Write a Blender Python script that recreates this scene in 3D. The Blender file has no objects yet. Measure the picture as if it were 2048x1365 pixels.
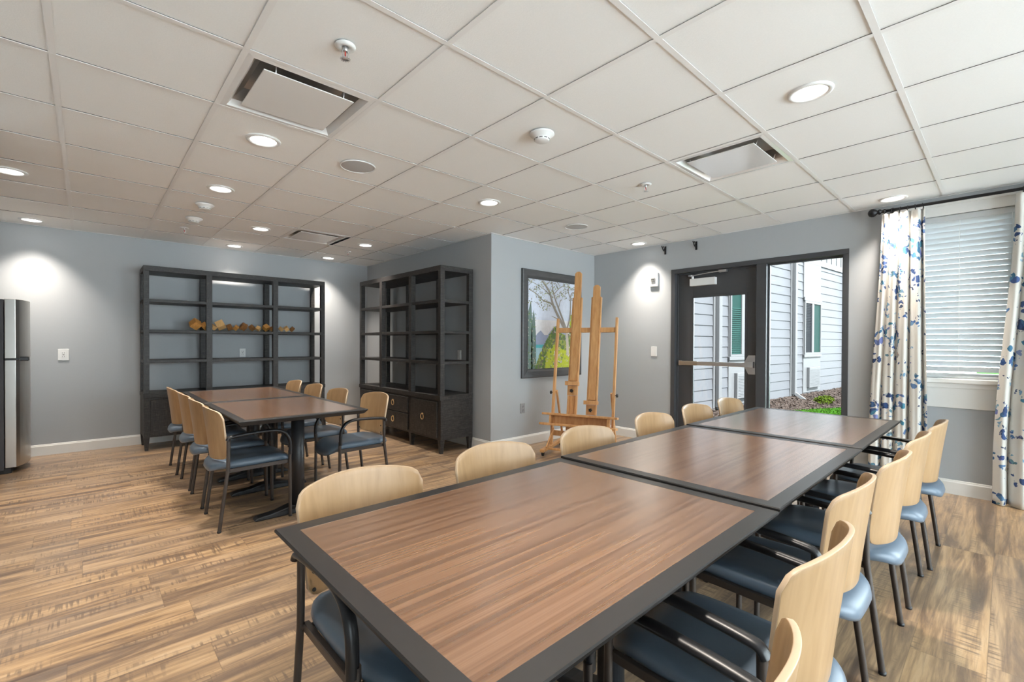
import bpy, math, random
from mathutils import Vector, Matrix, noise
random.seed(7)
C = bpy.context.scene.collection
S = bpy.context.scene

# ------------------------------------------------------------------ camera, world, sun, exposure
TH, PIT, ROL = 0.7407, -0.0085, -0.0039
HC, CZ = 1.2387, 2.4804
XR, YP, YB, XB, XL, YR = 5.308, 3.95, 7.049, 3.389, -1.30, -3.2

cd = bpy.data.cameras.new('camera'); cam = bpy.data.objects.new('camera', cd); C.objects.link(cam)
_F0 = Vector((math.sin(TH), math.cos(TH), 0)); _R0 = Vector((math.cos(TH), -math.sin(TH), 0)); _U0 = Vector((0, 0, 1))
_F = _F0 * math.cos(PIT) + _U0 * math.sin(PIT); _U1 = -_F0 * math.sin(PIT) + _U0 * math.cos(PIT)
_R = _R0 * math.cos(ROL) - _U1 * math.sin(ROL); _U = _R0 * math.sin(ROL) + _U1 * math.cos(ROL)
M = Matrix.Identity(4)
for r in range(3):
    M[r][0], M[r][1], M[r][2] = _R[r], _U[r], -_F[r]
M[2][3] = HC
cam.matrix_world = M
cd.sensor_width = 36.0; cd.lens = 917.045 / 2048 * 36
cd.shift_x = (1024 - 1010.934) / 2048; cd.shift_y = (694.377 - 682.5) / 2048
cd.clip_start = 0.02; cd.clip_end = 200
S.camera = cam

w = bpy.data.worlds.new('sky'); S.world = w; w.use_nodes = True
bg = w.node_tree.nodes['Background']
bg.inputs['Color'].default_value = (0.84, 0.92, 1.0, 1); bg.inputs['Strength'].default_value = 4.7
sd = bpy.data.lights.new('sun', 'SUN'); sun = bpy.data.objects.new('sun', sd); C.objects.link(sun)
sd.energy = 20.0; sd.angle = math.radians(1.5); sd.color = (0.97, 0.97, 1.0)
sun.rotation_euler = Vector((0.25, 0.75, -1.05)).to_track_quat('-Z', 'Y').to_euler()
S.view_settings.view_transform = 'Standard'; S.view_settings.look = 'None'
S.view_settings.exposure = 1.46; S.view_settings.gamma = 1.0
S.view_settings.use_curve_mapping = False
LAMP_W = 4.2
LAMP_COL = (1.0, 0.90, 0.79)
def portal(loc, sx, sy, rot):
    ld = bpy.data.lights.new('window_portal', 'AREA'); ld.shape = 'RECTANGLE'; ld.size = sx; ld.size_y = sy; ld.cycles.is_portal = True
    o = bpy.data.objects.new('window_portal', ld); C.objects.link(o); o.location = loc; o.rotation_euler = rot
portal((XR + .16, 1.90, 1.09), 2.1, 1.75, (0, math.radians(90), 0))      # door and sidelight
portal((XR + .16, -.03, 1.64), 1.36, 1.26, (0, math.radians(90), 0))     # window between the curtains
portal((XR + .16, -2.02, 1.20), 2.2, 1.60, (0, math.radians(90), 0))     # unseen second window, enlarged, behind the camera
portal((2.1, YR - .16, 1.20), 5.2, 2.3, (math.radians(-90), 0, 0))        # added glazing behind the camera

# ------------------------------------------------------------------ materials
def new_mat(name):
    m = bpy.data.materials.new(name); m.use_nodes = True
    nt = m.node_tree; b = nt.nodes['Principled BSDF']
    return m, nt, b
def plain(name, col, rough=0.5, metal=0.0, spec=0.5, noise_amt=0.06, noise_scale=30, bump=0.0):
    m, nt, b = new_mat(name)
    b.inputs['Roughness'].default_value = rough; b.inputs['Metallic'].default_value = metal
    b.inputs['Specular IOR Level'].default_value = spec
    n = nt.nodes.new('ShaderNodeTexNoise'); n.inputs['Scale'].default_value = noise_scale; n.inputs['Detail'].default_value = 4
    tc = nt.nodes.new('ShaderNodeTexCoord'); nt.links.new(tc.outputs['Object'], n.inputs['Vector'])
    r = nt.nodes.new('ShaderNodeMapRange'); nt.links.new(n.outputs['Fac'], r.inputs['Value'])
    r.inputs['To Min'].default_value = 1 - noise_amt; r.inputs['To Max'].default_value = 1 + noise_amt
    mx = nt.nodes.new('ShaderNodeVectorMath'); mx.operation = 'SCALE'
    mx.inputs[0].default_value = col; nt.links.new(r.outputs['Result'], mx.inputs['Scale'])
    nt.links.new(mx.outputs['Vector'], b.inputs['Base Color'])
    if bump:
        bp = nt.nodes.new('ShaderNodeBump'); bp.inputs['Strength'].default_value = bump; bp.inputs['Distance'].default_value = 0.002
        nt.links.new(n.outputs['Fac'], bp.inputs['Height']); nt.links.new(bp.outputs['Normal'], b.inputs['Normal'])
    return m
def ramp(nt, fac, stops):
    cr = nt.nodes.new('ShaderNodeValToRGB'); e = cr.color_ramp.elements
    while len(e) > 1: e.remove(e[-1])
    e[0].position = stops[0][0]; e[0].color = (*stops[0][1], 1)
    for p, c in stops[1:]:
        x = e.new(p); x.color = (*c, 1)
    nt.links.new(fac, cr.inputs['Fac']); return cr.outputs['Color']
def mapping(nt, coord, scale, rot=(0, 0, 0), loc=(0, 0, 0)):
    tc = nt.nodes.new('ShaderNodeTexCoord'); mp = nt.nodes.new('ShaderNodeMapping')
    mp.inputs['Scale'].default_value = scale; mp.inputs['Rotation'].default_value = rot; mp.inputs['Location'].default_value = loc
    nt.links.new(tc.outputs[coord], mp.inputs['Vector']); return mp.outputs['Vector']
def tex_noise(nt, vec, scale=1.0, detail=4, rough=0.5, dist=0.0):
    n = nt.nodes.new('ShaderNodeTexNoise'); n.inputs['Scale'].default_value = scale; n.inputs['Detail'].default_value = detail
    n.inputs['Roughness'].default_value = rough; n.inputs['Distortion'].default_value = dist
    nt.links.new(vec, n.inputs['Vector']); return n.outputs['Fac']
def mixc(nt, fac, a, b, mode='MIX'):
    m = nt.nodes.new('ShaderNodeMix'); m.data_type = 'RGBA'; m.blend_type = mode
    for v, s in ((fac, m.inputs[0]), (a, m.inputs[6]), (b, m.inputs[7])):
        if isinstance(v, (int, float)): s.default_value = v
        elif isinstance(v, tuple): s.default_value = (*v, 1)
        else: nt.links.new(v, s)
    return m.outputs[2]
def mth(nt, op, a, b=0.0, c=None):
    m = nt.nodes.new('ShaderNodeMath'); m.operation = op
    for v, s in zip((a, b, c), m.inputs):
        if v is None: continue
        if isinstance(v, (int, float)): s.default_value = v
        else: nt.links.new(v, s)
    return m.outputs[0]
def wood(name, stops, scale, rough=0.4, coord='Object', spec=0.5, bump=0.0, coat=0.0):
    """streaky grain: `scale` small along the grain"""
    m, nt, b = new_mat(name)
    v = mapping(nt, coord, scale)
    f = tex_noise(nt, v, 1.0, 5, 0.55, 0.35)
    col = ramp(nt, f, stops); nt.links.new(col, b.inputs['Base Color'])
    b.inputs['Roughness'].default_value = rough; b.inputs['Specular IOR Level'].default_value = spec
    b.inputs['Coat Weight'].default_value = coat; b.inputs['Coat Roughness'].default_value = 0.25
    if bump:
        bp = nt.nodes.new('ShaderNodeBump'); bp.inputs['Strength'].default_value = bump; bp.inputs['Distance'].default_value = 0.001
        nt.links.new(f, bp.inputs['Height']); nt.links.new(bp.outputs['Normal'], b.inputs['Normal'])
    return m

m_wall = plain('wall paint', (0.425, 0.445, 0.462), 0.55, noise_amt=0.015, noise_scale=60, bump=0.05)
m_white = plain('white trim paint', (0.80, 0.79, 0.76), 0.35, noise_amt=0.01)
m_tile = plain('ceiling tile', (0.88, 0.88, 0.87), 0.9, noise_amt=0.035, noise_scale=160, bump=0.25)
m_tedge_shade = plain('tile edge gap shade', (0.10, 0.10, 0.10), 0.9)  # shadow gap between tile and grid bar, put into the edge colour
m_grid = plain('ceiling grid paint', (0.84, 0.83, 0.82), 0.4, noise_amt=0.01)
m_dark = plain('void black', (0.03, 0.03, 0.032), 0.8)
m_blacktrim = plain('table black border', (0.024, 0.022, 0.022), 0.32, spec=1.0, noise_amt=0.1, noise_scale=50)
m_edgeside = plain('table edge side', (0.022, 0.021, 0.021), 0.5, spec=0.3)
m_iron = plain('black cast iron', (0.018, 0.019, 0.022), 0.4, noise_amt=0.15)
m_arm = plain('black arm rubber', (0.012, 0.012, 0.014), 0.35, noise_amt=0.1)
m_leg = plain('bronze powder coat', (0.060, 0.048, 0.042), 0.35, metal=0.3, noise_amt=0.12)
m_vinyl = plain('slate blue vinyl', (0.105, 0.145, 0.195), 0.33, spec=0.5, noise_amt=0.07, noise_scale=14, bump=0.08)
m_ply = wood('maple plywood', [(0.25, (0.305, 0.185, 0.088)), (0.5, (0.375, 0.235, 0.117)), (0.75, (0.43, 0.28, 0.148))], (26, 26, 2.2), 0.35)
m_plyedge = plain('plywood edge', (0.58, 0.44, 0.30), 0.4, noise_amt=0.08)
m_frame = plain('charcoal door paint', (0.062, 0.064, 0.070), 0.38, noise_amt=0.03)
m_chrome = plain('brushed aluminium', (0.62, 0.62, 0.63), 0.28, metal=0.9, noise_amt=0.04)
m_steel = plain('stainless steel', (0.50, 0.48, 0.45), 0.3, metal=0.95, noise_amt=0.05, noise_scale=8)
m_fside = plain('refrigerator side grey', (0.05, 0.05, 0.058), 0.5)
m_plastic = plain('white plastic', (0.78, 0.78, 0.77), 0.35, noise_amt=0.01)
m_greyplate = plain('grey outlet plastic', (0.30, 0.30, 0.31), 0.4)
m_slot = plain('dark slot', (0.04, 0.04, 0.04), 0.6)
m_red = plain('red glass bulb', (0.5, 0.05, 0.04), 0.2)
m_gold = plain('antique brass', (0.70, 0.47, 0.22), 0.3, metal=0.9)
m_blind = plain('white faux wood slat', (0.70, 0.71, 0.72), 0.4, noise_amt=0.01)
_nt = m_blind.node_tree; _t = _nt.nodes.new('ShaderNodeBsdfTranslucent'); _t.inputs['Color'].default_value = (0.8, 0.85, 0.88, 1); _x = _nt.nodes.new('ShaderNodeMixShader'); _x.inputs[0].default_value = 0.20
_nt.links.new(_nt.nodes['Principled BSDF'].outputs[0], _x.inputs[1]); _nt.links.new(_t.outputs[0], _x.inputs[2]); _nt.links.new(_x.outputs[0], _nt.nodes['Material Output'].inputs[0])
m_easel = wood('oiled beech', [(0.3, (0.50, 0.235, 0.085)), (0.55, (0.62, 0.33, 0.13)), (0.8, (0.68, 0.40, 0.19))], (30, 30, 2.5), 0.4)
m_picframe = wood('dark grey stained frame', [(0.3, (0.055, 0.057, 0.062)), (0.8, (0.085, 0.086, 0.09))], (6, 40, 40), 0.4)
m_rod = plain('black iron rod', (0.015, 0.015, 0.018), 0.4, metal=0.3)
m_speaker = plain('grey speaker mesh', (0.50, 0.50, 0.505), 0.7, noise_amt=0.15, noise_scale=600)

def mk_laminate(name, along):
    m, nt, b = new_mat(name)
    sc = (0.6, 62, 20) if along == 'X' else (62, 0.6, 20)
    v = mapping(nt, 'Object', sc)
    f = tex_noise(nt, v, 1.0, 5, 0.55, 0.15)
    v2 = mapping(nt, 'Object', tuple(s * 4 for s in sc), loc=(3, 5, 0))
    f2 = tex_noise(nt, v2, 1.0, 3, 0.6)
    c = ramp(nt, f, [(0.34, (0.125, 0.061, 0.031)), (0.44, (0.175, 0.089, 0.046)), (0.52, (0.215, 0.114, 0.061)), (0.6, (0.250, 0.138, 0.077)), (0.70, (0.19, 0.099, 0.053))])
    c = mixc(nt, mth(nt, 'MULTIPLY', f2, 0.12), c, (0.20, 0.10, 0.055))
    nt.links.new(c, b.inputs['Base Color']); b.inputs['Roughness'].default_value = 0.26; b.inputs['IOR'].default_value = 1.9; b.inputs['Coat Weight'].default_value = 1.0; b.inputs['Coat Roughness'].default_value = 0.22
    return m
m_lamX = mk_laminate('walnut laminate', 'X')

# grasscloth wrapped bookcase
def mk_grass():
    m, nt, b = new_mat('dark woven grasscloth')
    h = tex_noise(nt, mapping(nt, 'Object', (14, 14, 330)), 1.0, 2, 0.6)
    v = tex_noise(nt, mapping(nt, 'Object', (330, 330, 14), loc=(4, 4, 4)), 1.0, 2, 0.6)
    f = mth(nt, 'ADD', mth(nt, 'MULTIPLY', h, 0.55), mth(nt, 'MULTIPLY', v, 0.45))
    c = ramp(nt, f, [(0.38, (0.008, 0.0075, 0.008)), (0.52, (0.026, 0.024, 0.0235)), (0.62, (0.066, 0.058, 0.052)), (0.75, (0.14, 0.12, 0.10))])
    nt.links.new(c, b.inputs['Base Color']); b.inputs['Roughness'].default_value = 0.5
    bp = nt.nodes.new('ShaderNodeBump'); bp.inputs['Strength'].default_value = 0.35; bp.inputs['Distance'].default_value = 0.001
    nt.links.new(f, bp.inputs['Height']); nt.links.new(bp.outputs['Normal'], b.inputs['Normal'])
    return m
m_grass = mk_grass()

# floor planks running along X
def mk_floor():
    m, nt, b = new_mat('rustic vinyl planks')
    tc = nt.nodes.new('ShaderNodeTexCoord'); sep = nt.nodes.new('ShaderNodeSeparateXYZ'); nt.links.new(tc.outputs['Object'], sep.inputs[0])
    X, Y = sep.outputs[0], sep.outputs[1]
    W, L = 0.2165, 1.42
    row = mth(nt, 'FLOOR', mth(nt, 'DIVIDE', mth(nt, 'SUBTRACT', Y, 0.0405), W))
    wn = nt.nodes.new('ShaderNodeTexWhiteNoise'); wn.noise_dimensions = '1D'; nt.links.new(row, wn.inputs['W'])
    xs = mth(nt, 'ADD', mth(nt, 'DIVIDE', X, L), mth(nt, 'MULTIPLY', wn.outputs['Value'], 7.3))
    colm = mth(nt, 'FLOOR', xs)
    cmb = nt.nodes.new('ShaderNodeCombineXYZ'); nt.links.new(row, cmb.inputs[0]); nt.links.new(colm, cmb.inputs[1])
    wn2 = nt.nodes.new('ShaderNodeTexWhiteNoise'); wn2.noise_dimensions = '2D'; nt.links.new(cmb.outputs[0], wn2.inputs['Vector'])
    off = nt.nodes.new('ShaderNodeVectorMath'); off.operation = 'MULTIPLY_ADD'
    nt.links.new(wn2.outputs['Color'], off.inputs[0]); off.inputs[1].default_value = (9, 9, 9); nt.links.new(tc.outputs['Object'], off.inputs[2])
    def stretched(sx, sy, detail=5, rough=0.6, dist=0.4):
        mp = nt.nodes.new('ShaderNodeMapping'); mp.inputs['Scale'].default_value = (sx, sy, 1); nt.links.new(off.outputs[0], mp.inputs['Vector'])
        return tex_noise(nt, mp.outputs['Vector'], 1.0, detail, rough, dist)
    g1 = stretched(1.1, 13, 6, 0.66, 0.7)       # long grain patches
    g2 = stretched(3.0, 60, 4, 0.6, 0.3)        # fine grain
    saw = stretched(85, 5, 2, 0.5, 0.2)         # cross-cut saw marks
    sawm = stretched(1.6, 9, 3, 0.5, 0.5)       # where they show
    base = ramp(nt, g1, [(0.33, (0.105, 0.070, 0.050)), (0.43, (0.215, 0.140, 0.088)), (0.50, (0.36, 0.232, 0.128)), (0.58, (0.49, 0.322, 0.172)), (0.72, (0.58, 0.41, 0.245))])
    base = mixc(nt, mth(nt, 'MULTIPLY', ramp(nt, g2, [(0.38, (1, 1, 1)), (0.55, (0, 0, 0))]), 0.5), base, (0.17, 0.105, 0.062))
    # greyer planks here and there
    base = mixc(nt, mth(nt, 'MULTIPLY', wn2.outputs['Value'], 0.26), base, mixc(nt, g1, (0.16, 0.125, 0.10), (0.50, 0.42, 0.34)))
    sm = mth(nt, 'MULTIPLY', ramp(nt, saw, [(0.50, (0, 0, 0)), (0.60, (1, 1, 1))]), ramp(nt, sawm, [(0.50, (0, 0, 0)), (0.62, (1, 1, 1))]))
    base = mixc(nt, mth(nt, 'MULTIPLY', sm, 0.75), base, (0.15, 0.105, 0.075))
    # seams
    fy = mth(nt, 'FRACT', mth(nt, 'DIVIDE', mth(nt, 'SUBTRACT', Y, 0.0405), W)); dy = mth(nt, 'MULTIPLY', mth(nt, 'MINIMUM', fy, mth(nt, 'SUBTRACT', 1.0, fy)), W)
    fx = mth(nt, 'FRACT', xs); dx = mth(nt, 'MULTIPLY', mth(nt, 'MINIMUM', fx, mth(nt, 'SUBTRACT', 1.0, fx)), L)
    seam = mth(nt, 'LESS_THAN', mth(nt, 'MINIMUM', dx, dy), 0.0014)
    base = mixc(nt, mth(nt, 'MULTIPLY', seam, 0.42), base, (0.12, 0.08, 0.055))
    nt.links.new(base, b.inputs['Base Color'])
    rr = nt.nodes.new('ShaderNodeMapRange'); nt.links.new(g1, rr.inputs['Value']); rr.inputs['To Min'].default_value = 0.26; rr.inputs['To Max'].default_value = 0.42; b.inputs['IOR'].default_value = 1.65
    nt.links.new(rr.outputs['Result'], b.inputs['Roughness'])
    bp = nt.nodes.new('ShaderNodeBump'); bp.inputs['Strength'].default_value = 0.35; bp.inputs['Distance'].default_value = 0.002
    nt.links.new(mth(nt, 'SUBTRACT', g2, mth(nt, 'MULTIPLY', seam, 1.0)), bp.inputs['Height']); nt.links.new(bp.outputs['Normal'], b.inputs['Normal'])
    return m
m_floor = mk_floor()

def mk_glass(name, tint=(0.95, 0.98, 0.97)):
    m = bpy.data.materials.new(name); m.use_nodes = True; nt = m.node_tree; nt.nodes.clear()
    o = nt.nodes.new('ShaderNodeOutputMaterial'); t = nt.nodes.new('ShaderNodeBsdfTransparent'); g = nt.nodes.new('ShaderNodeBsdfGlossy')
    t.inputs['Color'].default_value = (*tint, 1); g.inputs['Roughness'].default_value = 0.02
    f = nt.nodes.new('ShaderNodeFresnel'); f.inputs['IOR'].default_value = 1.35
    mx = nt.nodes.new('ShaderNodeMixShader'); nt.links.new(f.outputs[0], mx.inputs[0]); nt.links.new(t.outputs[0], mx.inputs[1]); nt.links.new(g.outputs[0], mx.inputs[2])
    nt.links.new(mx.outputs[0], o.inputs[0]); return m
m_glass = mk_glass('clear glass')
def mk_emit(name, col, s):
    m, nt, b = new_mat(name); b.inputs['Base Color'].default_value = (0.9, 0.9, 0.9, 1)
    b.inputs['Emission Color'].default_value = (*col, 1); b.inputs['Emission Strength'].default_value = s
    return m
m_lens = mk_emit('lit lens', (1, 0.95, 0.88), 2.2)

def mk_floral():
    m, nt, b = new_mat('blue floral linen')
    uv = nt.nodes.new('ShaderNodeTexCoord').outputs['UV']
    nd = nt.nodes.new('ShaderNodeTexNoise'); nd.inputs['Scale'].default_value = 9; nd.inputs['Detail'].default_value = 3; nt.links.new(uv, nd.inputs['Vector'])
    va = nt.nodes.new('ShaderNodeVectorMath'); va.operation = 'MULTIPLY_ADD'; nt.links.new(nd.outputs['Color'], va.inputs[0]); va.inputs[1].default_value = (0.085, 0.085, 0); nt.links.new(uv, va.inputs[2])
    def vor(scale, off):
        mp = nt.nodes.new('ShaderNodeMapping'); mp.inputs['Location'].default_value = off; nt.links.new(va.outputs[0], mp.inputs['Vector'])
        v = nt.nodes.new('ShaderNodeTexVoronoi'); v.inputs['Scale'].default_value = scale; nt.links.new(mp.outputs['Vector'], v.inputs['Vector']); return v
    base = (0.68, 0.655, 0.61); col = None
    wash = tex_noise(nt, uv, 3.0, 3, 0.5, 0.5)
    cur = mixc(nt, ramp(nt, wash, [(0.56, (0, 0, 0)), (0.75, (0.55, 0.55, 0.55))]), base, (0.62, 0.66, 0.68))
    rough = tex_noise(nt, uv, 26, 3, 0.6)
    # sprays of petals: a coarse voronoi says where a bloom sits, a fine one cuts it into petals
    for cs, off, rad, keepv, ps, pr, stops in (
        (5.4, (0, 0, 0), 0.46, 0.10, 21, 0.56, [(0.0, (0.006, 0.016, 0.06)), (0.25, (0.012, 0.05, 0.17)), (0.5, (0.035, 0.085, 0.25)), (0.7, (0.03, 0.20, 0.30)), (0.85, (0.14, 0.16, 0.42)), (1.0, (0.30, 0.40, 0.50))]),
        (7.5, (3.1, 1.7, 0), 0.34, 0.20, 30, 0.50, [(0.0, (0.010, 0.022, 0.05)), (0.3, (0.03, 0.10, 0.30)), (0.55, (0.20, 0.38, 0.52)), (0.78, (0.06, 0.16, 0.20)), (0.9, (0.55, 0.36, 0.28)), (1.0, (0.30, 0.31, 0.12))]),
        (11, (7.1, 2.3, 0), 0.24, 0.30, 46, 0.50, [(0.0, (0.04, 0.10, 0.28)), (0.5, (0.03, 0.05, 0.10)), (1.0, (0.14, 0.16, 0.40))])):
        cv = vor(cs, off); pv = vor(ps, (off[0] + 1, off[1], 0))
        c1 = nt.nodes.new('ShaderNodeSeparateColor'); nt.links.new(cv.outputs['Color'], c1.inputs[0])
        c2 = nt.nodes.new('ShaderNodeSeparateColor'); nt.links.new(pv.outputs['Color'], c2.inputs[0])
        edge = mth(nt, 'ADD', cv.outputs['Distance'], mth(nt, 'MULTIPLY', mth(nt, 'SUBTRACT', rough, 0.5), 0.55))
        bloom = mth(nt, 'MULTIPLY', mth(nt, 'LESS_THAN', edge, rad), mth(nt, 'GREATER_THAN', c1.outputs[1], keepv))
        petal = mth(nt, 'MULTIPLY', mth(nt, 'LESS_THAN', pv.outputs['Distance'], pr), mth(nt, 'GREATER_THAN', c2.outputs[1], 0.22))
        tone = mth(nt, 'ADD', mth(nt, 'MULTIPLY', c1.outputs[0], 0.6), mth(nt, 'MULTIPLY', c2.outputs[0], 0.45))
        cur = mixc(nt, mth(nt, 'MULTIPLY', mth(nt, 'MULTIPLY', bloom, petal), 0.95), cur, ramp(nt, tone, stops))
    nt.links.new(cur, b.inputs['Base Color']); b.inputs['Roughness'].default_value = 0.85
    b.inputs['Specular IOR Level'].default_value = 0.2
    wv = tex_noise(nt, mapping(nt, 'UV', (700, 700, 1)), 1.0, 1)
    bp = nt.nodes.new('ShaderNodeBump'); bp.inputs['Strength'].default_value = 0.15; bp.inputs['Distance'].default_value = 0.001
    nt.links.new(wv, bp.inputs['Height']); nt.links.new(bp.outputs['Normal'], b.inputs['Normal'])
    return m
m_floral = mk_floral()
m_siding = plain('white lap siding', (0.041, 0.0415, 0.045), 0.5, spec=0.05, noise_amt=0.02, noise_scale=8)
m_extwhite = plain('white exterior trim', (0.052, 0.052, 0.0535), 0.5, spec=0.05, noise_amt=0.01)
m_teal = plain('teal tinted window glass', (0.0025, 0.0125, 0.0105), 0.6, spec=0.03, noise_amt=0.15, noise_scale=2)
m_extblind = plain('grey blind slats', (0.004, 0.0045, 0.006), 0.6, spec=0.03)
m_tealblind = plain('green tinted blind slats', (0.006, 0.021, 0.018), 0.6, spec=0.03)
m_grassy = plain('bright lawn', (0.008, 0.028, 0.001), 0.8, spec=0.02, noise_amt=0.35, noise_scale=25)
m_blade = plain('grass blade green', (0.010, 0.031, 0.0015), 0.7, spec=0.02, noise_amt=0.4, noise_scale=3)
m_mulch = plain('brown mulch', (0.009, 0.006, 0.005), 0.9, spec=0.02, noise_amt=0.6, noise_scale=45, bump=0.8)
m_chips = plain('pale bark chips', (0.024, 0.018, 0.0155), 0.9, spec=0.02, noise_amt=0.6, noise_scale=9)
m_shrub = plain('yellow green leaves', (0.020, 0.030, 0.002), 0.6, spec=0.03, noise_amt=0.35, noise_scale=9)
m_paving = plain('outdoor concrete', (0.75, 0.74, 0.72), 0.8, noise_amt=0.1, noise_scale=4)
m_block = [wood('amber wood block', [(0.3, (0.50, 0.23, 0.055)), (0.7, (0.68, 0.35, 0.10))], (60, 60, 8), 0.45),
           wood('dark wood block', [(0.3, (0.22, 0.10, 0.035)), (0.7, (0.38, 0.18, 0.06))], (60, 60, 8), 0.45),
           wood('pale wood block', [(0.3, (0.68, 0.40, 0.15)), (0.7, (0.82, 0.53, 0.24))], (60, 60, 8), 0.45)]

# ------------------------------------------------------------------ mesh helpers
class MB:
    def __init__(s): s.v = []; s.f = []; s.mi = []; s.m = 0; s.sm = []; s.smooth = False
    def add(s, vs, fs):
        n = len(s.v); s.v += [tuple(v) for v in vs]
        for f in fs: s.f.append([i + n for i in f]); s.mi.append(s.m); s.sm.append(s.smooth)
    def box(s, x0, x1, y0, y1, z0, z1):
        a = [(x, y, z) for z in (z0, z1) for y in (y0, y1) for x in (x0, x1)]
        s.add(a, [(0, 2, 3, 1), (4, 5, 7, 6), (0, 1, 5, 4), (2, 6, 7, 3), (0, 4, 6, 2), (1, 3, 7, 5)]); return s
    def frustum(s, cx, cy, z0, hx0, hy0, z1, hx1, hy1):
        a = [(cx + sx * hx0, cy + sy * hy0, z0) for sy in (-1, 1) for sx in (-1, 1)] + [(cx + sx * hx1, cy + sy * hy1, z1) for sy in (-1, 1) for sx in (-1, 1)]
        s.add(a, [(0, 2, 3, 1), (4, 5, 7, 6), (0, 1, 5, 4), (2, 6, 7, 3), (0, 4, 6, 2), (1, 3, 7, 5)]); return s
    def bar(s, a, b, w, h, up=(0, 0, 1)):
        a, b = Vector(a), Vector(b); d = (b - a).normalized(); u = Vector(up); x = d.cross(u).normalized(); u = x.cross(d)
        vs = [p + x * (sx * w / 2) + u * (su * h / 2) for p in (a, b) for su in (-1, 1) for sx in (-1, 1)]
        s.add(vs, [(0, 2, 3, 1), (4, 5, 7, 6), (0, 1, 5, 4), (2, 6, 7, 3), (0, 4, 6, 2), (1, 3, 7, 5)]); return s
    def prism(s, pts, ax, a0, a1):
        """pts: 2D outline; ax: axis of extrusion ('x','y','z')"""
        def P(p, a): return {'x': (a, p[0], p[1]), 'y': (p[0], a, p[1]), 'z': (p[0], p[1], a)}[ax]
        n = len(pts); vs = [P(p, a0) for p in pts] + [P(p, a1) for p in pts]
        s.add(vs, [list(range(n))[::-1], list(range(n, 2 * n))] + [(i, (i + 1) % n, n + (i + 1) % n, n + i) for i in range(n)]); return s
    def tube(s, pts, r, n=10, ry=None, up=(0, 1, 0), closed=False):
        sm = s.smooth; s.smooth = True
        pts = [Vector(p) for p in pts]; rings = []
        for i, p in enumerate(pts):
            if closed: d = (pts[(i + 1) % len(pts)] - pts[i - 1]).normalized()
            else: d = (pts[min(i + 1, len(pts) - 1)] - pts[max(i - 1, 0)]).normalized()
            u = Vector(up); a = d.cross(u)
            if a.length < 1e-4: a = d.cross(Vector((1, 0, 0)))
            a.normalize(); bb = a.cross(d).normalized()
            rr = r[i] if isinstance(r, (list, tuple)) else r
            r2 = ry if ry else rr
            rings.append([p + a * (math.cos(2 * math.pi * k / n) * rr) + bb * (math.sin(2 * math.pi * k / n) * r2) for k in range(n)])
        vs = [v for q in rings for v in q]; fs = []
        m = len(rings)
        for i in range(m if closed else m - 1):
            for k in range(n):
                j = (i + 1) % m
                fs.append((i * n + k, i * n + (k + 1) % n, j * n + (k + 1) % n, j * n + k))
        s.add(vs, fs); s.smooth = False
        if not closed: s.add([v for v in rings[0]], [list(range(n))[::-1]]); s.add([v for v in rings[-1]], [list(range(n))])
        s.smooth = sm; return s
    def lathe(s, prof, c=(0, 0, 0), ax='z', n=28, cap=True):
        sm = s.smooth; s.smooth = True; vs = []; fs = []
        for r, h in prof:
            for k in range(n):
                a = 2 * math.pi * k / n; p, q = r * math.cos(a), r * math.sin(a)
                v = {'z': (p, q, h), 'x': (h, p, q), 'y': (q, h, p)}[ax]
                vs.append((v[0] + c[0], v[1] + c[1], v[2] + c[2]))
        for i in range(len(prof) - 1):
            for k in range(n): fs.append((i * n + k, i * n + (k + 1) % n, (i + 1) * n + (k + 1) % n, (i + 1) * n + k))
        if cap:
            fs.append(list(range(n))[::-1]); fs.append(list(range((len(prof) - 1) * n, len(prof) * n)))
        s.add(vs, fs); s.smooth = sm; return s
    def grid(s, fn, nu, nv, both=None):
        sm = s.smooth; s.smooth = True
        vs = [fn(i / nu, j / nv) for j in range(nv + 1) for i in range(nu + 1)]
        s.add(vs, [(j * (nu + 1) + i, j * (nu + 1) + i + 1, (j + 1) * (nu + 1) + i + 1, (j + 1) * (nu + 1) + i) for j in range(nv) for i in range(nu)])
        s.smooth = sm; return s
    def obj(s, name, mats, parent=None, bevel=0.0, seg=2, loc=None, rotz=None):
        me = bpy.data.meshes.new(name); me.from_pydata(s.v, [], s.f)
        for m in (mats if isinstance(mats, (list, tuple)) else [mats]): me.materials.append(m)
        me.polygons.foreach_set('material_index', s.mi); me.polygons.foreach_set('use_smooth', s.sm)
        me.update()
        import bmesh
        bm = bmesh.new(); bm.from_mesh(me); bmesh.ops.recalc_face_normals(bm, faces=bm.faces[:]); bm.to_mesh(me); bm.free()
        o = bpy.data.objects.new(name, me); C.objects.link(o)
        if parent: o.parent = parent
        if loc: o.location = loc
        if rotz is not None: o.rotation_euler = (0, 0, rotz)
        if bevel:
            b = o.modifiers.new('bevel', 'BEVEL'); b.width = bevel; b.segments = seg; b.limit_method = 'ANGLE'; b.angle_limit = math.radians(40); b.harden_normals = False
        return o
def tag(o, label=None, cat=None, group=None, kind=None):
    if label: o['label'] = label
    if cat: o['category'] = cat
    if group: o['group'] = group
    if kind: o['kind'] = kind
    return o
def empty(name, loc=(0, 0, 0), rotz=0, label=None, cat=None, group=None, kind=None):
    o = bpy.data.objects.new(name, None); C.objects.link(o); o.location = loc; o.rotation_euler = (0, 0, rotz); o.empty_display_size = 0.1
    return tag(o, label, cat, group, kind)
def copy_tree(o, parent=None):
    c = o.copy(); C.objects.link(c)
    if parent: c.parent = parent
    for ch in list(o.children): copy_tree(ch, c)
    return c
def dup(o, loc, rotz, label, group=None):
    c = copy_tree(o); c.location = loc; c.rotation_euler = (0, 0, rotz); c['label'] = label
    if group: c['group'] = group
    return c
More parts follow.
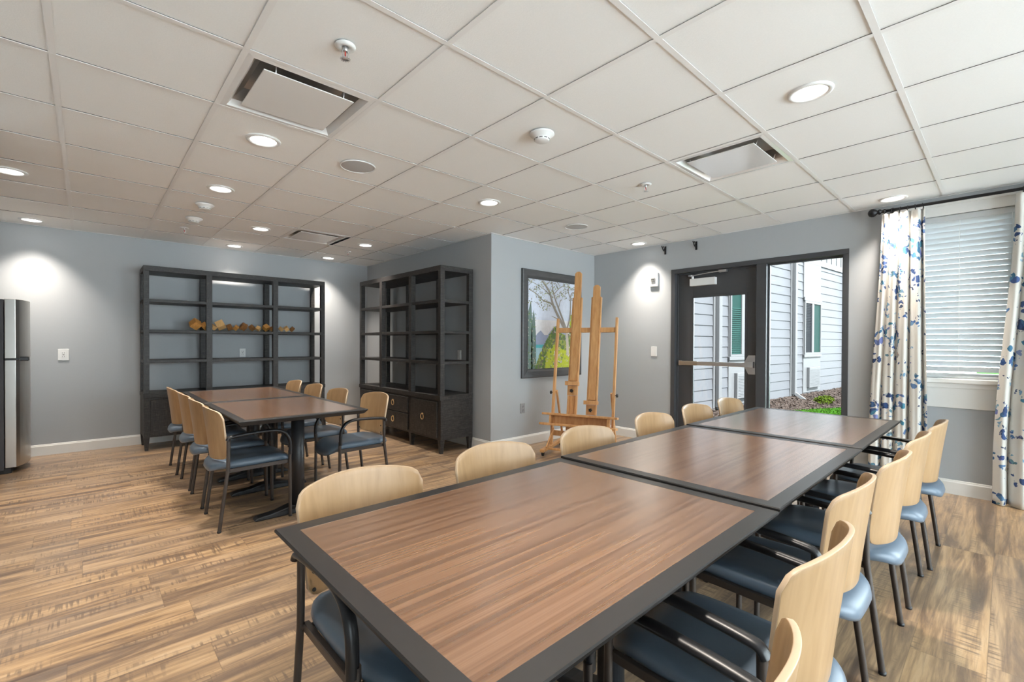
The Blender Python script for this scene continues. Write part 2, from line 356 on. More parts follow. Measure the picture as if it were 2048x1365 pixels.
PI = math.pi
def smooth_path(pts, k=4):
    """Catmull-Rom"""
    P = [Vector(p) for p in pts]; P = [P[0] * 2 - P[1]] + P + [P[-1] * 2 - P[-2]]; out = []
    for i in range(1, len(P) - 2):
        for j in range(k):
            t = j / k; a, b, c, d = P[i - 1], P[i], P[i + 1], P[i + 2]
            out.append(0.5 * ((2 * b) + (c - a) * t + (2 * a - 5 * b + 4 * c - d) * t * t + (3 * b - a - 3 * c + d) * t ** 3))
    out.append(P[-2]); return out

# ------------------------------------------------------------------ room shell
ZT = CZ + 0.28
def wall(name, mb): return tag(mb.obj(name, m_wall), kind='structure')
tag(MB().box(XL - .15, XR + .18, YR - .15, YB + .15, -0.12, 0).obj('floor', m_floor), kind='structure')
wall('wall_back', MB().box(XL - .15, XB + .15, YB, YB + .15, 0, ZT))
wall('wall_alcove', MB().box(XB, XB + .15, YP, YB, 0, ZT))
wall('wall_picture', MB().box(XB + .15, XR + .15, YP, YP + .15, 0, ZT))
wall('wall_left', MB().box(XL - .15, XL, YR, YB, 0, ZT))
mb = MB()
for x0, x1, z0, z1 in ((XL - .15, -.5, 0, ZT), (4.7, XR + .15, 0, ZT), (-.5, 4.7, 2.34, ZT)): mb.box(x0, x1, YR - .15, YR, z0, z1)
wall('wall_rear', mb)
rw = empty('window_3_added', (0, YR, 0), 0, kind='structure')  # unseen glazing, added to bring daylight up onto the ceiling
mb = MB(); mb.box(-.5, 4.7, -.11, -.05, 0, .06); mb.box(-.5, 4.7, -.11, -.05, 2.28, 2.34)
for k in range(5): mb.box(-.5 + k * 1.285, -.44 + k * 1.285, -.11, -.05, 0, 2.34)
mb.obj('window_frame', m_frame, rw)
MB().box(-.45, 4.65, -.083, -.077, .06, 2.28).obj('window_glass', m_glass, rw)
wall('wall_pier', MB().box(XL, -0.405, 3.965, 4.10, 0, ZT))
# door wall, with openings: door frame y 1.01..2.785 z 0..2.143 ; window y -.62..0.60 z 0.97..2.335 ; second window y -2.75..-1.3
DY0, DY1, DZ = 1.010, 2.787, 2.143
WY0, WY1, WZ0, WZ1 = -0.66, 0.600, 0.955, 2.32
VY0, VY1 = -2.82, -1.22
mb = MB()
for y0, y1, z0, z1 in ((DY1, YP, 0, ZT), (DY0, DY1, DZ, ZT), (WY1, DY0, 0, ZT), (WY0, WY1, 0, WZ0), (WY0, WY1, WZ1, ZT), (VY1, WY0, 0, ZT), (VY0, VY1, 0, 0.10), (VY0, VY1, 2.32, ZT), (YR, VY0, 0, ZT)):
    mb.box(XR, XR + .15, y0, y1, z0, z1)
wall('wall_right', mb)

# baseboards
def base(name, segs):
    mb = MB()
    for (x0, y0), (x1, y1), (nx, ny) in segs:
        t = .014
        prof = [(0, 0), (t, 0), (t, .098), (t * .6, .106), (t * .45, .115), (0, .118)]
        d = Vector((x1 - x0, y1 - y0, 0)); n = Vector((nx, ny, 0))
        a = Vector((x0, y0, 0)); vs = [a + n * p + Vector((0, 0, z)) for p, z in prof] + [a + d + n * p + Vector((0, 0, z)) for p, z in prof]
        k = len(prof); mb.add(vs, [list(range(k)), list(range(k, 2 * k))[::-1]] + [(i, (i + 1) % k, k + (i + 1) % k, k + i) for i in range(k)])
    return tag(mb.obj(name, m_white), kind='structure')
base('baseboard_back', [((XL, YB), (XB, YB), (0, -1))])
base('baseboard_alcove', [((XB, YP - .014), (XB, YB), (-1, 0))])
base('baseboard_picture', [((XB - .014, YP), (XR, YP), (0, -1))])
base('baseboard_right', [((XR, DY1), (XR, YP), (-1, 0)), ((XR, YR), (XR, DY0), (-1, 0))])
base('baseboard_pier', [((XL, 3.965), (-0.391, 3.965), (0, -1)), ((-0.405, 3.951), (-0.405, 4.114), (1, 0)), ((XL, 4.10), (-0.391, 4.10), (0, 1))])

# ceiling
GX = [-0.7144 + .6096 * k for k in range(-2, 12)]
GY = [2.1896 + .6096 * k for k in range(-10, 10)]
VENTS = [((0.5048 + 1.1144) / 2, (2.1896 + 2.7992) / 2), (3.2480, 1.2752), (1.9860, 5.5424)]
def cell_has_vent(x0, x1, y0, y1): return any(x0 < vx < x1 and y0 < vy < y1 for vx, vy in VENTS)
def clip(x0, x1, y0, y1):
    out = []
    for (a0, a1, b0, b1) in ((XL, XB, YR, YB), (XB, XR, YR, YP)):
        u0, u1, v0, v1 = max(x0, a0), min(x1, a1), max(y0, b0), min(y1, b1)
        if u1 - u0 > .004 and v1 - v0 > .004: out.append((u0, u1, v0, v1, a0, a1, b0, b1))
    return out
mb = MB()
gxs = [XL - .2] + [g for g in GX if g > XL] ; gys = [YR - .2] + [g for g in GY if g > YR] + [YB + .2]
gxs = [g for g in gxs if g < XR] + [XR + .2]
g = .009
for i in range(len(gxs) - 1):
    for j in range(len(gys) - 1):
        x0, x1, y0, y1 = gxs[i], gxs[i + 1], gys[j], gys[j + 1]
        if cell_has_vent(x0, x1, y0, y1): continue
        if x0 < XB < x1 and y0 > YP: x1 = XB + g
        for (u0, u1, v0, v1, *_) in clip(x0 + g, x1 - g, y0 + g, y1 - g):
            mb.box(u0, u1, v0, v1, CZ + .006, CZ + .024)
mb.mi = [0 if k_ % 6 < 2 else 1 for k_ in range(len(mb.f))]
tag(mb.obj('ceiling', [m_tile, m_tedge_shade]), kind='structure')
tag(MB().box(XL - .15, XR + .15, YR - .15, YB + .15, ZT, ZT + .1).obj('ceiling_slab', m_tile), kind='structure')
mb = MB()
for gx in GX:
    if XL < gx < XR: mb.box(gx - .0125, gx + .0125, YR, (YB if gx < XB else YP), CZ + .0002, CZ + .0022)
for gy in GY:
    if YR < gy < YB: mb.box(XL, (XR if gy < YP else XB), gy - .0125, gy + .0125, CZ, CZ + .002)
for x0, x1, y0, y1 in ((XL, XB, YB - .02, YB), (XB - .02, XB, YP, YB), (XB - .02, XR, YP - .02, YP), (XR - .02, XR, YR, YP), (XL, XL + .02, YR, YB)):
    mb.box(x0, x1, y0, y1, CZ - .001, CZ + .003)
tag(mb.obj('trim_1', m_grid), 'white ceiling grid between the square tiles', kind='structure')

# ------------------------------------------------------------------ downlights
def make_downlight():
    r = empty('downlight', label='x', cat='ceiling light', group='round recessed downlights in the ceiling')
    MB().lathe([(.072, .004), (.074, -.004), (.088, -.006), (.097, -.001), (.098, .003)], cap=False, n=40).obj('trim_ring', m_plastic, r)
    MB().lathe([(.0005, -.0015), (.05, -.0018), (.0735, .0005)], cap=False, n=40).obj('lens', m_lens, r)
    ld = bpy.data.lights.new('downlight_lamp', 'AREA'); ld.shape = 'DISK'; ld.size = .13; ld.energy = LAMP_W; ld.color = LAMP_COL; ld.spread = math.radians(88)
    lo = bpy.data.objects.new('lamp', ld); C.objects.link(lo); lo.parent = r; lo.location = (0, 0, -.008)
    return r
dl = [
 (0.810, 3.104, 'round downlight between the large square air vent and the round grey speaker'),
 (0.810, 4.323, 'round downlight directly in front of the two white smoke detectors'),
 (1.419, 5.542, 'round downlight left of the square air vent near the bookcases'),
 (1.419, 6.761, 'round downlight above the back bookcase, nearest its left half'),
 (2.638, 5.542, 'round downlight near the alcove wall, above the right bookcase'),
 (2.638, 6.761, 'round downlight in the far alcove corner, smallest in the photo'),
 (-0.410, 4.933, 'round downlight cut off by the left edge of the photo'),
 (-0.410, 6.761, 'round downlight above the bare wall beside the refrigerator'),
 (2.638, 3.104, 'round downlight in the middle of the ceiling before the alcove corner'),
 (5.076, 3.104, 'round downlight near the ceiling corner above the white alarm'),
 (2.638, 0.666, 'largest round downlight at the upper right of the photo'),
 (5.076, 0.666, 'round downlight beside the curtain rod finial'),
]
proto = make_downlight()
for i, (x, y, lab) in enumerate(dl):
    if i == 0: proto.location = (x, y, CZ); proto['label'] = lab
    else: dup(proto, (x, y, CZ), 0, lab)

for x, y, lab in ((0.810, 0.666, 'added unseen downlight over the camera end of the foreground table, above the frame'), (-0.410, 2.494, 'added unseen downlight over the open floor at the lower left, outside the frame')):  # two unseen lamps, added for more light on table and floor
    dup(proto, (x, y, CZ), 0, lab)

# speakers, detectors, sprinklers, vents
def speaker(x, y, lab):
    r = empty('ceiling_speaker', (x, y, CZ), 0, lab, 'speaker', 'round grey ceiling speakers')
    MB().lathe([(.0005, -.003), (.10, -.003), (.112, -.001)], cap=False, n=40).obj('grille', m_speaker, r)
    MB().lathe([(.112, -.001), (.114, -.005), (.121, -.004), (.122, .002)], cap=False, n=40).obj('bezel', m_plastic, r)
speaker(1.419, 3.104, 'round grey ceiling speaker right of the large downlight')
speaker(3.857, 3.104, 'round grey ceiling speaker in front of the framed picture wall')
def detector(x, y, lab):
    r = empty('smoke_detector', (x, y, CZ), 0, lab, 'smoke detector', 'white smoke detectors')
    MB().lathe([(.072, 0), (.074, -.006), (.070, -.010), (.052, -.022), (.046, -.030)], cap=False, n=36).obj('base', m_plastic, r)
    b = MB().lathe([(.046, -.030), (.044, -.042), (.038, -.046), (.0005, -.047)], cap=False, n=36).obj('sensing_head', m_plastic, r)
    mb = MB()
    for k in range(10):
        a = 2 * PI * k / 10; mb.bar((.0455 * math.cos(a - .2), .0455 * math.sin(a - .2), -.036), (.0455 * math.cos(a + .2), .0455 * math.sin(a + .2), -.036), .003, .004)
    mb.obj('vent_slots', m_slot, b)
detector(1.996, 1.870, 'white domed smoke detector alone in the middle of the ceiling')
detector(0.794, 4.90, 'white smoke detector nearer the camera of the pair at left')
detector(0.803, 5.52, 'white smoke detector farther from the camera of the pair at left')
def sprinkler(x, y, lab, s=1.0):
    r = empty('fire_sprinkler', (x, y, CZ), 0, lab, 'sprinkler', 'ceiling fire sprinklers')
    MB().lathe([(.042 * s, 0), (.043 * s, -.004), (.030 * s, -.010), (.016 * s, -.008), (.012 * s, .0)], cap=False).obj('escutcheon', m_plastic, r)
    MB().lathe([(.010, 0), (.010, -.022), (.007, -.024)], n=16).obj('body', m_chrome, r)
    mb = MB()
    for sg in (-1, 1): mb.tube(smooth_path([(sg * .009, 0, -.018), (sg * .014, 0, -.030), (sg * .010, 0, -.044), (0, 0, -.052)]), .0025, 8)
    mb.obj('yoke_arms', m_chrome, r)
    MB().lathe([(.0025, -.024), (.003, -.038), (.0025, -.050)], n=10).obj('glass_bulb', m_red, r)
    mb = MB().lathe([(.0005, -.052), (.015, -.053), (.015, -.055), (.0005, -.056)], n=20, cap=False)
    for k in range(12):
        a = 2 * PI * k / 12; mb.bar((.013 * math.cos(a), .013 * math.sin(a), -.054), (.021 * math.cos(a), .021 * math.sin(a), -.055), .004, .0015)
    mb.obj('deflector', m_chrome, r)
sprinkler(0.804, 1.88, 'large pendent fire sprinkler beyond the top of the nearest air vent')
sprinkler(3.221, 1.91, 'pendent fire sprinkler beside the shiny metal air vent')
sprinkler(0.790, 6.05, 'small pendent fire sprinkler behind the two smoke detectors')
sprinkler(2.640, 6.08, 'small pendent fire sprinkler between the two alcove downlights')
def vent(x, y, lab, pm):
    r = empty('air_diffuser', (x, y, CZ), 0, lab, 'air vent', 'square ceiling air diffusers')
    a, b2, zi = .2925, .215, .085
    mb = MB()
    def ring(h0, z0, h1, z1):
        c0 = [(-h0, -h0), (h0, -h0), (h0, h0), (-h0, h0)]; c1 = [(-h1, -h1), (h1, -h1), (h1, h1), (-h1, h1)]
        mb.add([(p[0], p[1], z0) for p in c0] + [(p[0], p[1], z1) for p in c1], [(i, (i + 1) % 4, 4 + (i + 1) % 4, 4 + i) for i in range(4)])
    mb.box(-.2935, .2935, -.2935, .2935, zi + .02, zi + .03)
    ring(.2935, zi + .02, .2935, .001); ring(.2935, .001, .266, -.001); ring(.266, -.001, .245, .030); mb.m = 1; ring(.245, .030, .20, zi)
    mb.add([(-.2, -.2, zi), (.2, -.2, zi), (.2, .2, zi), (-.2, .2, zi)], [(0, 1, 2, 3)])
    mb.obj('recessed_pan', [pm, m_recess], r)
    MB().box(-.212, .212, -.212, .212, -.006, -.001).obj('face_panel', pm, r, bevel=.0015)
    for sx in (-1, 1):
        for sy in (-1, 1):
            MB().tube([(sx * .16, sy * .215, .03), (sx * .16, sy * .209, .012), (sx * .16, sy * .204, -.002)], .003, 6).obj('clip', m_chrome, r)
m_ventw = plain('vent white enamel', (0.78, 0.77, 0.76), 0.32, noise_amt=0.01)
m_recess = plain('bare metal recess', (0.50, 0.49, 0.48), 0.3, metal=0.85, noise_amt=0.05)
m_vents = plain('vent satin metal', (0.93, 0.93, 0.93), 0.16, metal=0.25, noise_amt=0.02)
vent(*VENTS[0], 'large white square air diffuser at the upper left, nearest the camera', m_ventw)
vent(*VENTS[1], 'shiny square air diffuser at the upper right above the door side', m_vents)
vent(*VENTS[2], 'small far white air diffuser in the alcove ceiling', m_ventw)

# ------------------------------------------------------------------ tables
def make_table(name, L, W, lab, group):
    """long axis along local x, origin centre on floor, top at .735"""
    r = empty(name, (0, 0, 0), 0, lab, 'table', group)
    h = .735; t = .034; bw = .05; l, w2 = L / 2, W / 2
    mb = MB()
    o = [(-l, -w2), (l, -w2), (l, w2), (-l, w2)]
    i_ = [(-l + bw, -w2 + bw), (l - bw, -w2 + bw), (l - bw, w2 - bw), (-l + bw, w2 - bw)]
    def q(pts, z, e=0): return [(p[0] - math.copysign(e, p[0]), p[1] - math.copysign(e, p[1]), z) for p in pts]
    rings = [q(i_, h), q(o, h, .003), q(o, h - .003), q(o, h - .008), q(o, h - t, .022), q(o, h - t, .12), q(i_, h - .006)]
    vs = [v for rg in rings for v in rg]; n = len(rings)
    mb.add(vs, [(k * 4 + i, k * 4 + (i + 1) % 4, ((k + 1) % n) * 4 + (i + 1) % 4, ((k + 1) % n) * 4 + i) for k in range(n) for i in range(4)])
    mb.mi = [1 if k_ // 4 in (1, 2, 3, 4) else 0 for k_ in range(len(mb.f))]
    mb.obj('edge_band', [m_blacktrim, m_edgeside], r)
    MB().box(-l + bw, l - bw, -w2 + bw, w2 - bw, h - .02, h - .0004).obj('tabletop', m_lamX, r)
    MB().box(-l + .11, l - .11, -w2 + .11, w2 - .11, h - .033, h - .02).obj('under_panel', m_dark, r)
    for sx in (-1, 1):
        cx = sx * (l - .235)
        MB().lathe([(.045, .05), (.045, h - .05)], (cx, 0, 0), n=28).obj('column', m_iron, r)
        MB().box(cx - .10, cx + .10, -.22, .22, h - .052, h - .0335).obj('mounting_plate', m_iron, r, bevel=.003)
        mb = MB()
        prof = [(-.29, .0), (-.292, .014), (-.27, .026), (-.15, .040), (-.06, .062), (.06, .062), (.15, .040), (.27, .026), (.292, .014), (.29, 0)]
        # tapered plan
        vs = []; 
        for sd in (-1, 1):
            for y, z in prof: vs.append((cx + sd * (.036 + .018 * max(0, 1 - abs(y) / .12)), y, z))
        k = len(prof); mb.add(vs, [list(range(k))[::-1], list(range(k, 2 * k))] + [(i, (i + 1) % k, k + (i + 1) % k, k + i) for i in range(k)])
        mb.obj('foot', m_iron, r, bevel=.008, seg=3)
    return r
TL, TW = 1.166, .868
t0 = make_table('meeting_table', TL, TW, 'nearest brown laminate table with black border, filling the foreground', 'meeting tables in a row by the door')
t0.location = (0.372 + TL / 2, .892, 0)
dup(t0, (1.546 + TL / 2, .892, .006), 0, 'middle table of the three end-to-end tables leading to the door')
dup(t0, (2.722 + TL / 2, .892, .010), 0, 'farthest table of the row of three, nearest the door and curtain')
dup(t0, (1.142, 3.255 + TL / 2 + .01, 0), PI / 2, 'nearer table of the pair in front of the black bookcases', 'meeting tables in the alcove')
dup(t0, (1.142, 4.445 + TL / 2 + .01, 0), PI / 2, 'farther table of the pair, closest to the back bookcase', 'meeting tables in the alcove')

# ------------------------------------------------------------------ chairs (local: forward +x, floor origin between the rear feet)
def make_chair():
    r = empty('armchair', label='x', cat='chair')
    HW = .219
    # seat cushion
    n = 48; levels = [(.93, .396), (.985, .403), (1.0, .417), (.985, .433), (.94, .443), (.80, .449), (.55, .450), (.25, .448), (.02, .447)]
    def outline(a):
        c, s = math.cos(a), math.sin(a); e = 2 / 4.2
        px = math.copysign(abs(c) ** e, c); py = math.copysign(abs(s) ** e, s)
        x = .222 + (.262 + .018 * (1 - py * py) * (px > 0)) * px
        hw = .200 if x > .06 else .200 - .018 * (.06 - x) / .1
        return x, py * hw
    def sh(x, y, z):
        f = max(0, (x - .37) / .12); z -= .052 * f * f
        b = max(0, (.03 - x) / .07); z -= .020 * b * b * 1.5
        z -= .006 * math.exp(-((y / .12) ** 2)) * (1 if .05 < x < .38 and z > .44 else 0)
        return (x, y, z)
    mb = MB(); mb.smooth = True; vs = []
    for sc, z in levels:
        for k in range(n):
            x, y = outline(2 * PI * k / n); x = .222 + (x - .222) * sc; y *= sc; vs.append(sh(x, y, z))
    fs = [(i * n + k, i * n + (k + 1) % n, (i + 1) * n + (k + 1) % n, (i + 1) * n + k) for i in range(len(levels) - 1) for k in range(n)]
    fs += [list(range(n))[::-1], list(range((len(levels) - 1) * n, len(levels) * n))]
    mb.add(vs, fs); mb.obj('seat', m_vinyl, r)
    # backrest
    NU, NV, T = 28, 18, .012
    def surf(u, v, off):
        s = 2 * u - 1
        cr = max(0, (abs(s) - .80) / .20); top = .774 + .030 * (1 - s * s) - .040 * (1 - math.sqrt(max(0, 1 - cr * cr)))
        bot = .452 + .012 * s * s + .030 * (1 - math.sqrt(max(0, 1 - cr * cr)))
        z = bot + (top - bot) * v
        zz = (z - .45) / .375
        hw = .196 + .034 * zz
        e = .058 - .036 * zz - .01 * zz * zz
        x = e - .062 * (1 - abs(s) ** 2.2) + off * 1.0
        return (x, s * hw - off * s * .35, z)
    mb = MB(); mb.smooth = True
    f = [surf(i / NU, j / NV, T / 2) for j in range(NV + 1) for i in range(NU + 1)]
    bk = [surf(i / NU, j / NV, -T / 2) for j in range(NV + 1) for i in range(NU + 1)]
    N = len(f); q = lambda i, j: j * (NU + 1) + i
    fs = []
    for j in range(NV):
        for i in range(NU):
            fs.append((q(i, j), q(i + 1, j), q(i + 1, j + 1), q(i, j + 1))); fs.append((N + q(i, j), N + q(i, j + 1), N + q(i + 1, j + 1), N + q(i + 1, j)))
    mb.add(f + bk, fs)
    mb2 = []
    loop = [q(i, 0) for i in range(NU)] + [q(NU, j) for j in range(NV)] + [q(i, NV) for i in range(NU, 0, -1)] + [q(0, j) for j in range(NV, 0, -1)]
    mb.m = 1; mb.smooth = False
    for k in range(len(loop)):
        a, b = loop[k], loop[(k + 1) % len(loop)]
        mb.f.append([a, b, b + N, a + N]); mb.mi.append(1); mb.sm.append(True)
    back = mb.obj('backrest', [m_ply, m_plyedge], r)
    es = back.modifiers.new('bevel', 'BEVEL'); es.width = .0022; es.segments = 2; es.limit_method = 'ANGLE'; es.angle_limit = math.radians(50)
    mb = MB()
    for sy in (-1, 1):
        for z in (.49, .545): mb.lathe([(.0065, .004), (.005, .008), (.0005, .009)], (.058, sy * .183, z), 'x', 12)
    mb.obj('screws', m_slot, back)
    for sy in (-1, 1):
        y = sy * HW
        lg = MB().tube([(0, y + sy * .004, .002), (.012, y + sy * .003, .10), (.046, y, .36), (.051, y, .40), (.053, y, .45), (.055, y, .602)], .0115, 12).obj('leg', m_leg, r)
        MB().lathe([(.0125, 0), (.0130, .012)], (0, sy * .223, 0), n=12).obj('glide', m_arm, lg)
        lg = MB().tube([(.438, y, .002), (.437, y, .20), (.435, y, .47)], .0115, 12).obj('leg', m_leg, r)
        MB().lathe([(.0125, 0), (.0130, .012)], (.438, y, 0), n=12).obj('glide', m_arm, lg)
        pts = smooth_path([(.044, y, .592), (.056, y, .609), (.085, y, .616), (.17, y, .624), (.28, y, .629), (.35, y, .624), (.398, y, .602), (.426, y, .560), (.435, y, .51), (.435, y, .445)], 4)
        pts = [p + Vector((0, sy * .010, 0)) for p in pts]
        MB().tube(pts, .0115, 14, ry=.0170, up=(0, 1, 0)).obj('armrest', m_arm, r)
    mb = MB()
    for sy in (-1, 1):
        mb.bar((.055, sy * .205, .388), (.432, sy * .205, .394), .018, .026)
        mb.tube([(.05, sy * .219, .388), (.06, sy * .200, .388)], .011, 8)
    mb.bar((.075, -.2, .385), (.075, .2, .385), .02, .022); mb.bar((.40, -.2, .382), (.40, .2, .382), .02, .022)
    mb.obj('seat_frame', m_leg, r, bevel=.002)
    return r
ch = make_chair(); first = [True]
def chair(x, y, rz, lab, grp):
    if first[0]:
        first[0] = False; ch.location = (x, y, 0); ch.rotation_euler = (0, 0, rz); ch['label'] = lab; ch['group'] = grp; return ch
    return dup(ch, (x, y, 0), rz, lab, grp)
R_ = math.radians
G1 = 'armchairs along the left side of the alcove tables'
for y, x, a, lab in ((3.655, .632, 0, 'blue-seated plywood armchair nearest the camera on the left side of the alcove tables'),
                  (4.243, .632, 0, 'second armchair from the camera on the left side of the alcove tables'),
                  (4.795, .632, 0, 'third armchair from the camera on the left side of the alcove tables'),
                  (5.415, .618, 0, 'armchair on the left of the alcove tables closest to the back bookcase')):
    chair(x, y, R_(a), lab, G1)
G2 = 'armchairs along the right side of the alcove tables'
for y, x, a, lab in ((3.705, 1.865, 183, 'armchair pulled out with whole blue seat visible, before the drawers of the right bookcase'),
                  (4.262, 1.765, 180, 'armchair on the right side of the alcove tables, directly behind the pulled-out one'),
                  (4.885, 1.765, 180, 'third armchair from the camera on the right side of the alcove tables'),
                  (5.50, 1.765, 180, 'armchair on the right of the alcove tables, farthest toward the back wall')):
    chair(x, y, R_(a), lab, G2)
G3 = 'armchairs along the near right side of the long table row'
for x, y, a, lab in ((.672, .240, 90, 'armchair cut off by the bottom edge, only its top rim and seat corner showing'),
                  (1.258, .284, 90, 'large foreground armchair at the right with whole curved backrest and pale top rim'),
                  (1.862, .335, 90, 'armchair just beyond the foreground one on the right side of the table row'),
                  (2.425, .305, 90, 'armchair half way along the right side of the table row'),
                  (3.065, .300, 90, 'next to last armchair toward the window on the right of the table row'),
                  (3.645, .275, 90, 'armchair on the right side nearest the window and grey wall')):
    chair(x, y, R_(a), lab, G3)
G4 = 'armchairs along the far left side of the long table row'
for x, y, a, lab in ((.690, 1.470, -90, 'armchair at the near corner of the foreground table with arm and seat showing below'),
                  (1.288, 1.475, -90, 'armchair backrest between the foreground table and the easel, second from the left'),
                  (1.908, 1.468, -90, 'armchair whose backrest overlaps the foot of the easel'),
                  (2.600, 1.485, -90, 'armchair in front of the grey wall between the easel and the door'),
                  (3.215, 1.500, -90, 'armchair at the left jamb of the glazed door'),
                  (3.795, 1.500, -90, 'armchair closest to the door glass at the far table corner')):
    chair(x, y, R_(a), lab, G4)

# ------------------------------------------------------------------ bookcases
def bookcase(loc, rz, lab):
    r = empty('bookcase', loc, rz, lab, 'bookcase', 'tall dark woven bookcases')
    Wd, D, H, p = 2.03, .455, 2.10, .052
    dv = [.060 + .545, .060 + .545 * 2 + .14]  # divider left edges
    dv = [.600, 1.350]; dw = .062
    mb = MB()
    for x0, x1 in ((0, p), (Wd - p, Wd), (dv[0], dv[0] + dw), (dv[1], dv[1] + dw)):
        mb.box(x0, x1, 0, .058, .648, H - .058); mb.box(x0, x1, D - .058, D, .648, H - .058)
    mb.box(0, Wd, 0, D, H - .058, H)
    mb.obj('frame', m_grass, r, bevel=.002)
    bays = ((p, dv[0]), (dv[0] + dw, dv[1]), (dv[1] + dw, Wd - p))
    for z in (1.690, 1.342, .995):
        MB().box(.003, Wd - .003, .003, D - .003, z, z + .034).obj('shelf', m_grass, r, bevel=.002)
    mb = MB().box(0, Wd, .006, D, .150, .600); mb.box(-.004, Wd + .004, -.006, D, .600, .648)
    b = mb.obj('cabinet_base', m_grass, r, bevel=.002)
    for x0, x1 in ((0, p), (Wd - p, Wd), (dv[0], dv[0] + dw), (dv[1], dv[1] + dw)):
        for y0 in (0, D - .058):
            MB().frustum((x0 + x1) / 2, y0 + .029, 0, .016, .018, .152, .027, .029).obj('leg', m_grass, r, bevel=.001)
    def ring(par, x, z):
        mb = MB().lathe([(.010, -.022), (.011, -.014), (.007, -.012), (.005, 0)], (x, -.006, z + .030), 'y', 14)
        mb.tube([(x + .030 * math.cos(a), -.026 - .0, z - .002 + .033 * math.sin(a)) for a in [2 * PI * k / 28 for k in range(28)]], .0042, 8, closed=True)
        mb.obj('ring_pull', m_gold, par)
    for i, (x0, x1) in enumerate(bays):
        a, c = x0 + .010, x1 - .010
        if i == 1:
            for z0, z1 in ((.385, .575), (.175, .372)):
                d = MB().box(a, c, -.008, .012, z0, z1).obj('drawer', m_grass, r, bevel=.003); ring(d, (a + c) / 2, (z0 + z1) / 2 + .005)
        else:
            d = MB().box(a, c, -.008, .012, .175, .575).obj('cabinet_door', m_grass, r, bevel=.003); ring(d, (a + c) / 2 if i == 0 else (a + c) / 2 , .39)
    return r
bookcase((.475, 6.545, 0), 0, 'tall dark woven bookcase against the back wall holding wooden blocks')
bookcase((2.888, 6.252, 0), -PI / 2, 'tall dark woven bookcase against the right alcove wall with brass ring pulls')

# wooden blocks on the third shelf
def proj_x(px, Y):
    """world x on the plane y=Y for an image column near the horizon"""
    rr = (px - 1010.934) / 917.045; d = _F + _R * rr; return d.x * Y / d.y
bl = [(391, .090, 0), (410, .066, 0), (427, .052, 2), (441, .088, 2), (459, .056, 1), (472, .050, 0), (487, .068, 1), (504, .056, 1), (516.5, .048, 2), (532, .064, 0), (543.5, .044, 1), (562, .046, 2), (573, .052, 2), (584, .048, 1)]
ordn = ['first', 'second', 'third', 'fourth', 'fifth', 'sixth', 'seventh', 'eighth', 'ninth', 'tenth', 'eleventh', 'twelfth', 'thirteenth', 'last']
for i, (px_, s, k) in enumerate(bl):
    Y = 6.62 if i % 2 else 6.60
    x = proj_x(px_, Y)
    rot = Matrix.Rotation(random.uniform(0, 6.28), 3, 'Z') @ Matrix.Rotation(.62 + random.uniform(-.2, .2), 3, 'X') @ Matrix.Rotation(.72 + random.uniform(-.25, .25), 3, 'Y')
    vs = [rot @ Vector((a * s / 2, b_ * s / 2, c * s / 2)) for a in (-1, 1) for b_ in (-1, 1) for c in (-1, 1)]
    zm = min(v.z for v in vs); mb = MB()
    mb.add(vs, [(0, 1, 3, 2), (4, 6, 7, 5), (0, 4, 5, 1), (2, 3, 7, 6), (0, 2, 6, 4), (1, 5, 7, 3)])
    o = mb.obj('wooden_block', m_block[k], bevel=.002, loc=(x, Y, 1.342 + .034 - zm))
    tone = ['amber', 'dark brown', 'pale'][k]
    tag(o, f'{tone} tilted wooden cube, {ordn[i]} from the left in the row on the back bookcase', 'wooden block', 'wooden blocks strung along the bookcase shelf')

# ------------------------------------------------------------------ refrigerator
fr = empty('refrigerator', (-.62, 6.27, 0), 0, 'stainless refrigerator with black side and rounded door, at the left edge', 'refrigerator')
# local: x toward front(+), y width 0..0.62, front curve
MB().box(-.62, .055, 0, .60, .03, 1.628).obj('cabinet', m_fside, fr, bevel=.006)
def fdoor(z0, z1, name):
    mb = MB(); pts = [(.060, 0.0)] ; n = 14
    for k in range(n + 1):
        t = k / n; pts.append((.132 + .075 * math.sin(PI * t) ** .8 * 1.0 if 0 < t < 1 else .132, .60 * t))
    pts.append((.060, .60)); mb.prism(pts, 'z', z0, z1)
    return mb.obj(name, m_steel, fr, bevel=.004)
d1 = fdoor(.055, 1.065, 'refrigerator_door'); d2 = fdoor(1.075, 1.632, 'freezer_door')
MB().box(.02, .215, .045, .13, 1.050, 1.090).obj('handle', m_arm, d1, bevel=.008)
MB().box(.058, .150, -.004, .05, 1.058, 1.078).obj('hinge_cover', m_arm, d1, bevel=.003)
MB().box(-.60, .10, .01, .59, 0.0, .05).obj('toe_grille', m_dark, fr, bevel=.004)

